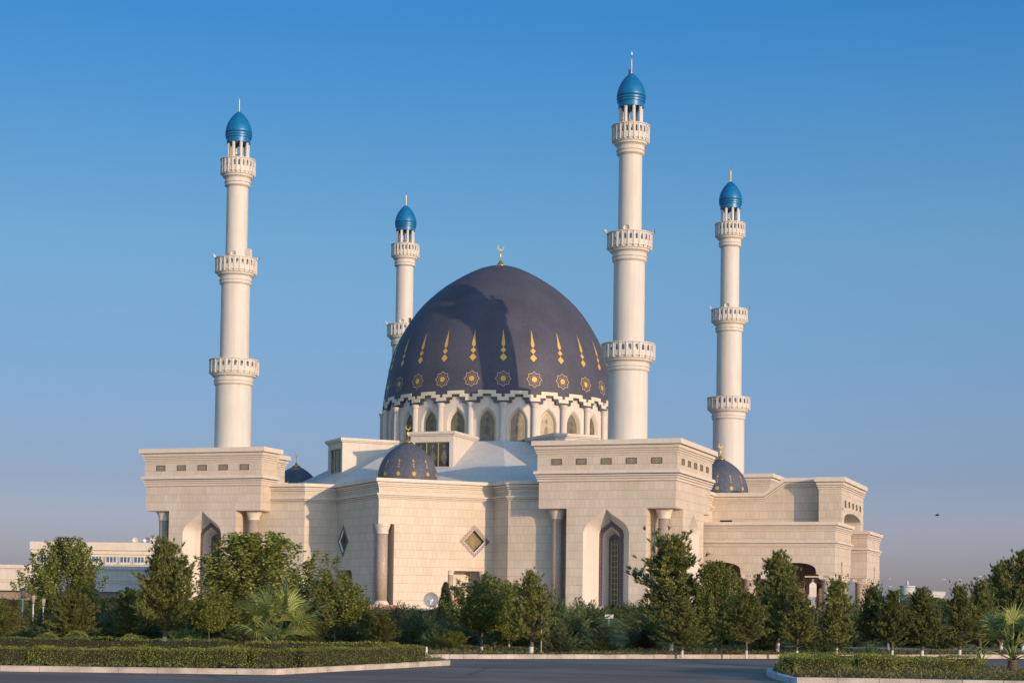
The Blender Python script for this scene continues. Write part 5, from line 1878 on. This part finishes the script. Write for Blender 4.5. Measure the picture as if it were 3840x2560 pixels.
def flood_box(X, Y, d, label):
    p = at(X, Y, d)
    p.z = max(ground_h(p.x, p.y) + .35, min(p.z, ground_h(p.x, p.y) + .7))
    mb = MB(); fr = Fr(p.x, p.y, YAW * -1)
    mb.box(Fr(p.x, p.y, radians(20)), -.30, .30, -.16, .16, p.z - .16, p.z + .14)
    mb.box(Fr(p.x, p.y, radians(20)), -.05, .05, -.05, .05, 0.2, p.z - .16, 1)
    mb.face([Fr(p.x, p.y, radians(20)).p(u, .165, p.z + v) for u, v in ((-.24, -.1), (.24, -.1), (.24, .08), (-.24, .08))], 2)
    o = mb.build('floodlight_box', [MT['lime'], MT['steel'], MT['plaster']]); tag(o, label, 'floodlight')


flood_box(1399, 1413, 118, 'white floodlight box on the lawn in front of the tiled niche')
flood_box(1380, 1394, 160, 'white floodlight box close to the foot of the tiled niche')


def sign_pole():
    p = at(1244, 1402, 56.9)
    root = empty('sign_pole', (p.x, p.y, KH)); tag(root, 'thin pale pole with a narrow dark sign seen edge-on at the far kerb', 'sign')
    H = p.z - KH
    mb = MB(); mb.lathe(0, 0, [(.022, -.05), (.020, H)], 8); mb.build('pole', plain('ochre_pole_paint', (.45, .38, .25), .6), root)
    s = MB(); s.box(Fr(0, 0, radians(78)), -.22, .22, -.015, .015, H - .42, H); s.build('panel', plain('dark_sign_back', (.03, .03, .035), .5), root)


sign_pole()
p = ground(978, 1512.0)
mb = MB(); mb.lathe(p.x + FWD.x * .3, p.y + FWD.y * .3, [(.04, 0), (.04, .36), (.03, .38)], 8)
tag(mb.build('marker_post', MT['white']), 'short white marker post at the left end of the far kerb', 'post')
for X, d, lab in ((2040, 66, 'short blue and white post standing between pine trunks'),):
    p = at(X, 1480, d)
    mb = MB(); mb.lathe(p.x, p.y, [(.05, 0.1), (.05, .45)], 8, 1); mb.lathe(p.x, p.y, [(.05, .45), (.05, .8), (.03, .82)], 8, 0)
    tag(mb.build('marker_post', [plain('blue_post_paint', (.12, .22, .40), .5), MT['lime']]), lab, 'post')


def street_lamp(X, Ytop, d, arms, label, group):
    p = at(X, Ytop, d)
    root = empty('street_lamp', (p.x, p.y, 0.1)); tag(root, label, 'street lamp', group)
    H = p.z - .1
    mb = MB(); mb.lathe(0, 0, [(.16, -.2), (.14, .1), (.07, H - .9)], 10); mb.build('pole', MT['steel'], root)
    for s in arms:
        a = MB()
        fr = Fr(0, 0, -YAW * 0 + radians(20))
        pr_ = fr.p(0, 0, H - .9)
        pts = [Vector(fr.p(s * 1.9 * t, 0, H - .9 + .9 * sin(t * pi / 2))) for t in (0, .25, .5, .75, 1)]
        for u, v in zip(pts[:-1], pts[1:]): a.tube(u, v, .075, .06, 6)
        a.build('arm', MT['steel'], root)
        l = MB(); l.box(fr, s * 1.9 - .1 + (0 if s > 0 else -.5), s * 1.9 + .1 + (.5 if s > 0 else 0), -.14, .14, H - .06, H + .06)
        l.build('lamp_head', MT['steel'], root)


street_lamp(2187, 1330, 460, (-1, 1), 'double-armed street lamp, tallest on the right skyline', 'street lamps on the right skyline')
street_lamp(2066, 1346, 400, (-1, 1), 'double-armed street lamp in front of the round building turret', 'street lamps on the right skyline')
street_lamp(2270, 1323, 430, (-1,), 'single-armed street lamp peeping over the pines at the right', 'street lamps on the right skyline')
street_lamp(2026, 1328, 470, (1,), 'single-armed street lamp just right of the far portico block', 'street lamps on the right skyline')

# the birds
def bird(loc, s, az, label, flying=True):
    mb = MB()
    fr = Fr(0, 0, az)
    rs = [(-.5, .02), (-.35, .06), (-.1, .11), (.15, .10), (.32, .06), (.42, .07), (.5, .03), (.58, .005)]
    prev = None
    for u, r in rs:
        c_ = [fr.p(u * s, r * s * cos(2 * pi * k / 10), r * s * sin(2 * pi * k / 10) + (0.04 * s if u > .3 else 0)) for k in range(10)]
        if prev: mb.ring(prev, c_, 0, True, True)
        prev = c_
    mb.face([fr.p(-.5 * s, -.02 * s, 0), fr.p(-.85 * s, -.12 * s, 0), fr.p(-.85 * s, .12 * s, 0), fr.p(-.5 * s, .02 * s, 0)])
    b = mb.build('bird', plain('dark_feathers', (.02, .02, .022), .7)); b.location = loc
    tag(b, label, 'bird')
    for sg in (-1, 1):
        w = MB()
        if flying:
            P = [(.2, .08, .03), (.28, .55, .30), (.02, 1.15, .18), (-.12, .6, .26), (-.15, .08, .02)]
        else:
            P = [(.15, .1, .04), (-.2, .12, .05), (-.6, .04, -.04), (-.2, .1, -.06), (.1, .11, -.04)]
        t = [fr.p(u * s, sg * v * s, z * s) for u, v, z in P]
        b2 = [(x, y, z - .02 * s) for x, y, z in t]
        w.face(t); w.face(list(reversed(b2))); w.ring(t, b2, closed=True)
        w.build('wing', b.data.materials[0], b)


bird(at(2152, 1183, 140), .42, radians(15), 'small dark bird gliding in the open sky right of the mosque')
bb = Vector((48.1, 17.9, 11.17 + .06))
bird(bb, .5, radians(60), 'dark bird perched on the corner of the far portico block', False)
wl_ = MB()
f_ = Fr(47.1, -8.85, pi / 2)
wl_.tube(f_.p(0, 0, 13.0), f_.p(0, .45, 13.35), .03, .03, 6); wl_.box(f_, -.25, .45, .35, .6, 13.33, 13.43)
wl_.build('wall_lamp', MT['steel'], TW)

# ================================================================== DISTANT BUILDINGS
def far_frame(X0, X1, d):
    a, b = at(X0, 1380, d), at(X1, 1380, d)
    return edge_frame((a.x, a.y), (b.x, b.y))


def zof(X, Y, d): return at(X, Y, d).z


def left_annex():
    d = 455
    k_ = d / 300
    fr, L_ = far_frame(74, 395, d)
    zt, z0 = zof(150, 1243, d), 0
    root = empty('office_building'); tag(root, 'long cream two-storey building with lattice plaster bands and white windows at the far left', 'building')
    mb = MB(); mb.box(fr, 0, L_, -14, 0, z0, zt - 1.6 * k_); mb.build('wall', MT['plaster'], root)
    c = MB(); P = [fr.p(0, 0, 0)[:2], fr.p(L_, 0, 0)[:2], fr.p(L_, -14, 0)[:2], fr.p(0, -14, 0)[:2]]
    c.sweep(P, [(0, zt - 4.05), (.2, zt - 4.0), (.2, zt - 3.4), (.5, zt - 3.3), (.5, zt - 2.4), (.8, zt - 2.2), (.8, zt - .1), (.3, zt)], top=True); c.build('cornice', MT['band'], root)
    zw0, zw1 = zof(150, 1289.5, d), zof(150, 1270.5, d)
    px = L_ / (395 - 74)
    mt_line = plain('brown_trim', (.30, .24, .18), .7)
    tr = MB()
    for i, X in enumerate((93, 122, 155, 188, 220, 253, 285, 317, 350)):
        u = (X - 74) * px
        w = 0.95 * k_
        wn_ = MB()
        wn_.box(fr, u - w, u + w, -.02, .08, zw0, zw1, 0, 'b')
        for a in (-w, -w / 3, w / 3, w - .12): wn_.box(fr, u + a, u + a + .14, .08, .14, zw0 - .1, zw1 + .1, 1, 'b')
        for z in (zw0 - .1, zw1 - .45, zw1): wn_.box(fr, u - w, u + w + .02, .082, .13, z, z + .12, 1, 'b')
        wn_.build('window', [MT['blueglass'], MT['white']], root)
        zb, zc = zw1 + .25, zt - 4.1
        for s in (-1, 1):
            p0 = (u + s * 1.4 * k_, zb); p1 = (u + s * .45 * k_, zc)
            tr.face([fr.p(p0[0] - .09, .03, p0[1]), fr.p(p0[0] + .09, .03, p0[1]), fr.p(p1[0] + .09, .03, p1[1]), fr.p(p1[0] - .09, .03, p1[1])])
            p1 = (u + s * 2.1 * k_, zc)
            tr.face([fr.p(p0[0] - .09, .035, p0[1]), fr.p(p0[0] + .09, .035, p0[1]), fr.p(p1[0] + .09, .035, p1[1]), fr.p(p1[0] - .09, .035, p1[1])])
            tr.box(fr, u + s * 1.4 * k_ - .11, u + s * 1.4 * k_ + .11, 0, .045, zw0 - .6, zb, 0, 'b')
    tr.box(fr, 0, L_, 0, .05, zw0 - .75, zw0 - .6, 0, 'b')
    tr.build('plaster_trim', mt_line, root)
    for X, r in ((304, .8), (331, .9), (345, .9)):
        dsh = MB(); u = (X - 74) * px
        x, y, _ = fr.p(u, -2, 0)
        prev = None
        for rr, dd in ((.02, -.2), (r * .6, -.12), (r, .05), (r, 0), (.02, -.25)):
            c_ = [fr.p(u + rr * cos(2 * pi * k / 18), -2 + dd, zt + .7 + rr * sin(2 * pi * k / 18)) for k in range(18)]
            if prev: dsh.ring(prev, c_, 0, True, True)
            prev = c_
        dsh.tube(fr.p(u, -2.2, zt - .2), fr.p(u, -2.2, zt + .7), .06, .06, 6)
        dsh.build('roof_dish', MT['steel'] if X == 331 else MT['plaster'], root)


left_annex()


def left_wing():
    d = 231
    fr, L_ = far_frame(-220, 372, d)
    zt = zof(100, 1297, d)
    root = empty('service_wing'); tag(root, 'long low pale wing with grooved mouldings, half in blue shade, at the far left', 'building')
    zb = zof(100, 1356, d)
    mb = MB(); mb.box(fr, 0, L_, -20, 0, zb, zt - .5); mb.build('wall', MT['plaster'], root)
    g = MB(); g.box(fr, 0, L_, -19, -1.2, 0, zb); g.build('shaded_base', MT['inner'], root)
    c = MB()
    P = [fr.p(0, 0, 0)[:2], fr.p(L_, 0, 0)[:2], fr.p(L_, -20, 0)[:2], fr.p(0, -20, 0)[:2]]
    c.sweep(P, [(0, zt - .5), (.3, zt - .45), (.3, zt)], top=True)
    zm = zof(100, 1329, d)
    c.sweep(P, [(0, zm - .5), (.12, zm - .45), (.12, zm - .2), (.25, zm - .15), (.25, zm), (0, zm + .03)])
    c.build('moulding', MT['band'], root)


left_wing()


def round_building():
    MT_ = plain('hazy_grey_render', (0.44, 0.45, 0.44), .8)  # distance haze is put into the grey
    d = 420
    p = at(2108, 1385, d)
    R = px2m(62, d)
    zt, zm, zb = zof(2108, 1357, d), zof(2108, 1372, d), 0
    root = empty('round_building'); tag(root, 'distant round white building with stepped rim and small turret on the right skyline', 'building')
    mb = MB()
    mb.steps(p.x, p.y, [(R * .9, 0), (R * .9, zm - .2), (R * .93, zm), (R * .96, zm + (zt - zm) * .35), (R * .98, zm + (zt - zm) * .4), (R, zm + (zt - zm) * .8), (R * 1.02, zt), (R * .9, zt + .05), (R * .4, zt + .4), (0.01, zt + .5)], 64)
    mb.build('wall', MT_, root)
    w = MB()
    for k in range(40):
        a = 2 * pi * k / 40
        w.box(Fr(p.x, p.y, a), -.65, .65, R * .9, R * .9 + .15, zm - 3.6, zm - .6)
    w.build('window_band', MT['blueglass'], root)
    t = MB(); zq = zof(2085, 1345, d); q = at(2084, 1385, d - 5)
    t.steps(q.x, q.y, [(px2m(15, d), zt - 1), (px2m(16, d), zq - .4), (px2m(18, d), zq - .3), (px2m(18.5, d), zq), (.01, zq + .2)], 32)
    t.lathe(q.x, q.y, [(.4, zq), (.25, zq + 1), (.05, zof(2085, 1332, d))], 8)
    t.build('turret', MT_, root)


round_building()


def far_house():
    d = 300
    fr, L_ = far_frame(1845, 1888, d)
    zt = zof(1866, 1336, d); zs = zof(1866, 1347, d)
    root = empty('white_house'); tag(root, 'white house with small windows glimpsed between the portico columns', 'building')
    mb = MB(); mb.box(fr, 0, L_, -8, 0, 0, zs); mb.box(fr, L_ * .12, L_ * .75, -7, -.5, zs, zt); mb.build('wall', MT['plaster'], root)
    for u, z, w, h in ((.3, .45, .5, .5), (.55, .45, .5, .5)):
        q = MB(); uu = L_ * u; zz = zs - 3.1
        q.box(fr, uu - .55, uu + .55, 0, .05, zz, zz + 1.3, 0, 'b')
        for a in (-.55, 0, .5): q.box(fr, uu + a, uu + a + .08, .05, .1, zz, zz + 1.3, 1, 'b')
        q.build('window', [MT['blueglass'], MT['white']], root)


far_house()

# pale paved forecourt round the mosque, added behind the planting to bounce light
fc = MB()
ring_o = [(-64, -58), (72, -58), (72, 60), (-64, 60)]
fz = 0.72
fc.face([(x, y, fz) for x, y in ring_o])
tag(fc.build('forecourt', plain('pale_forecourt_paving', (0.55, 0.50, 0.45), 0.8, 0, 0.1, 1)), kind='structure')
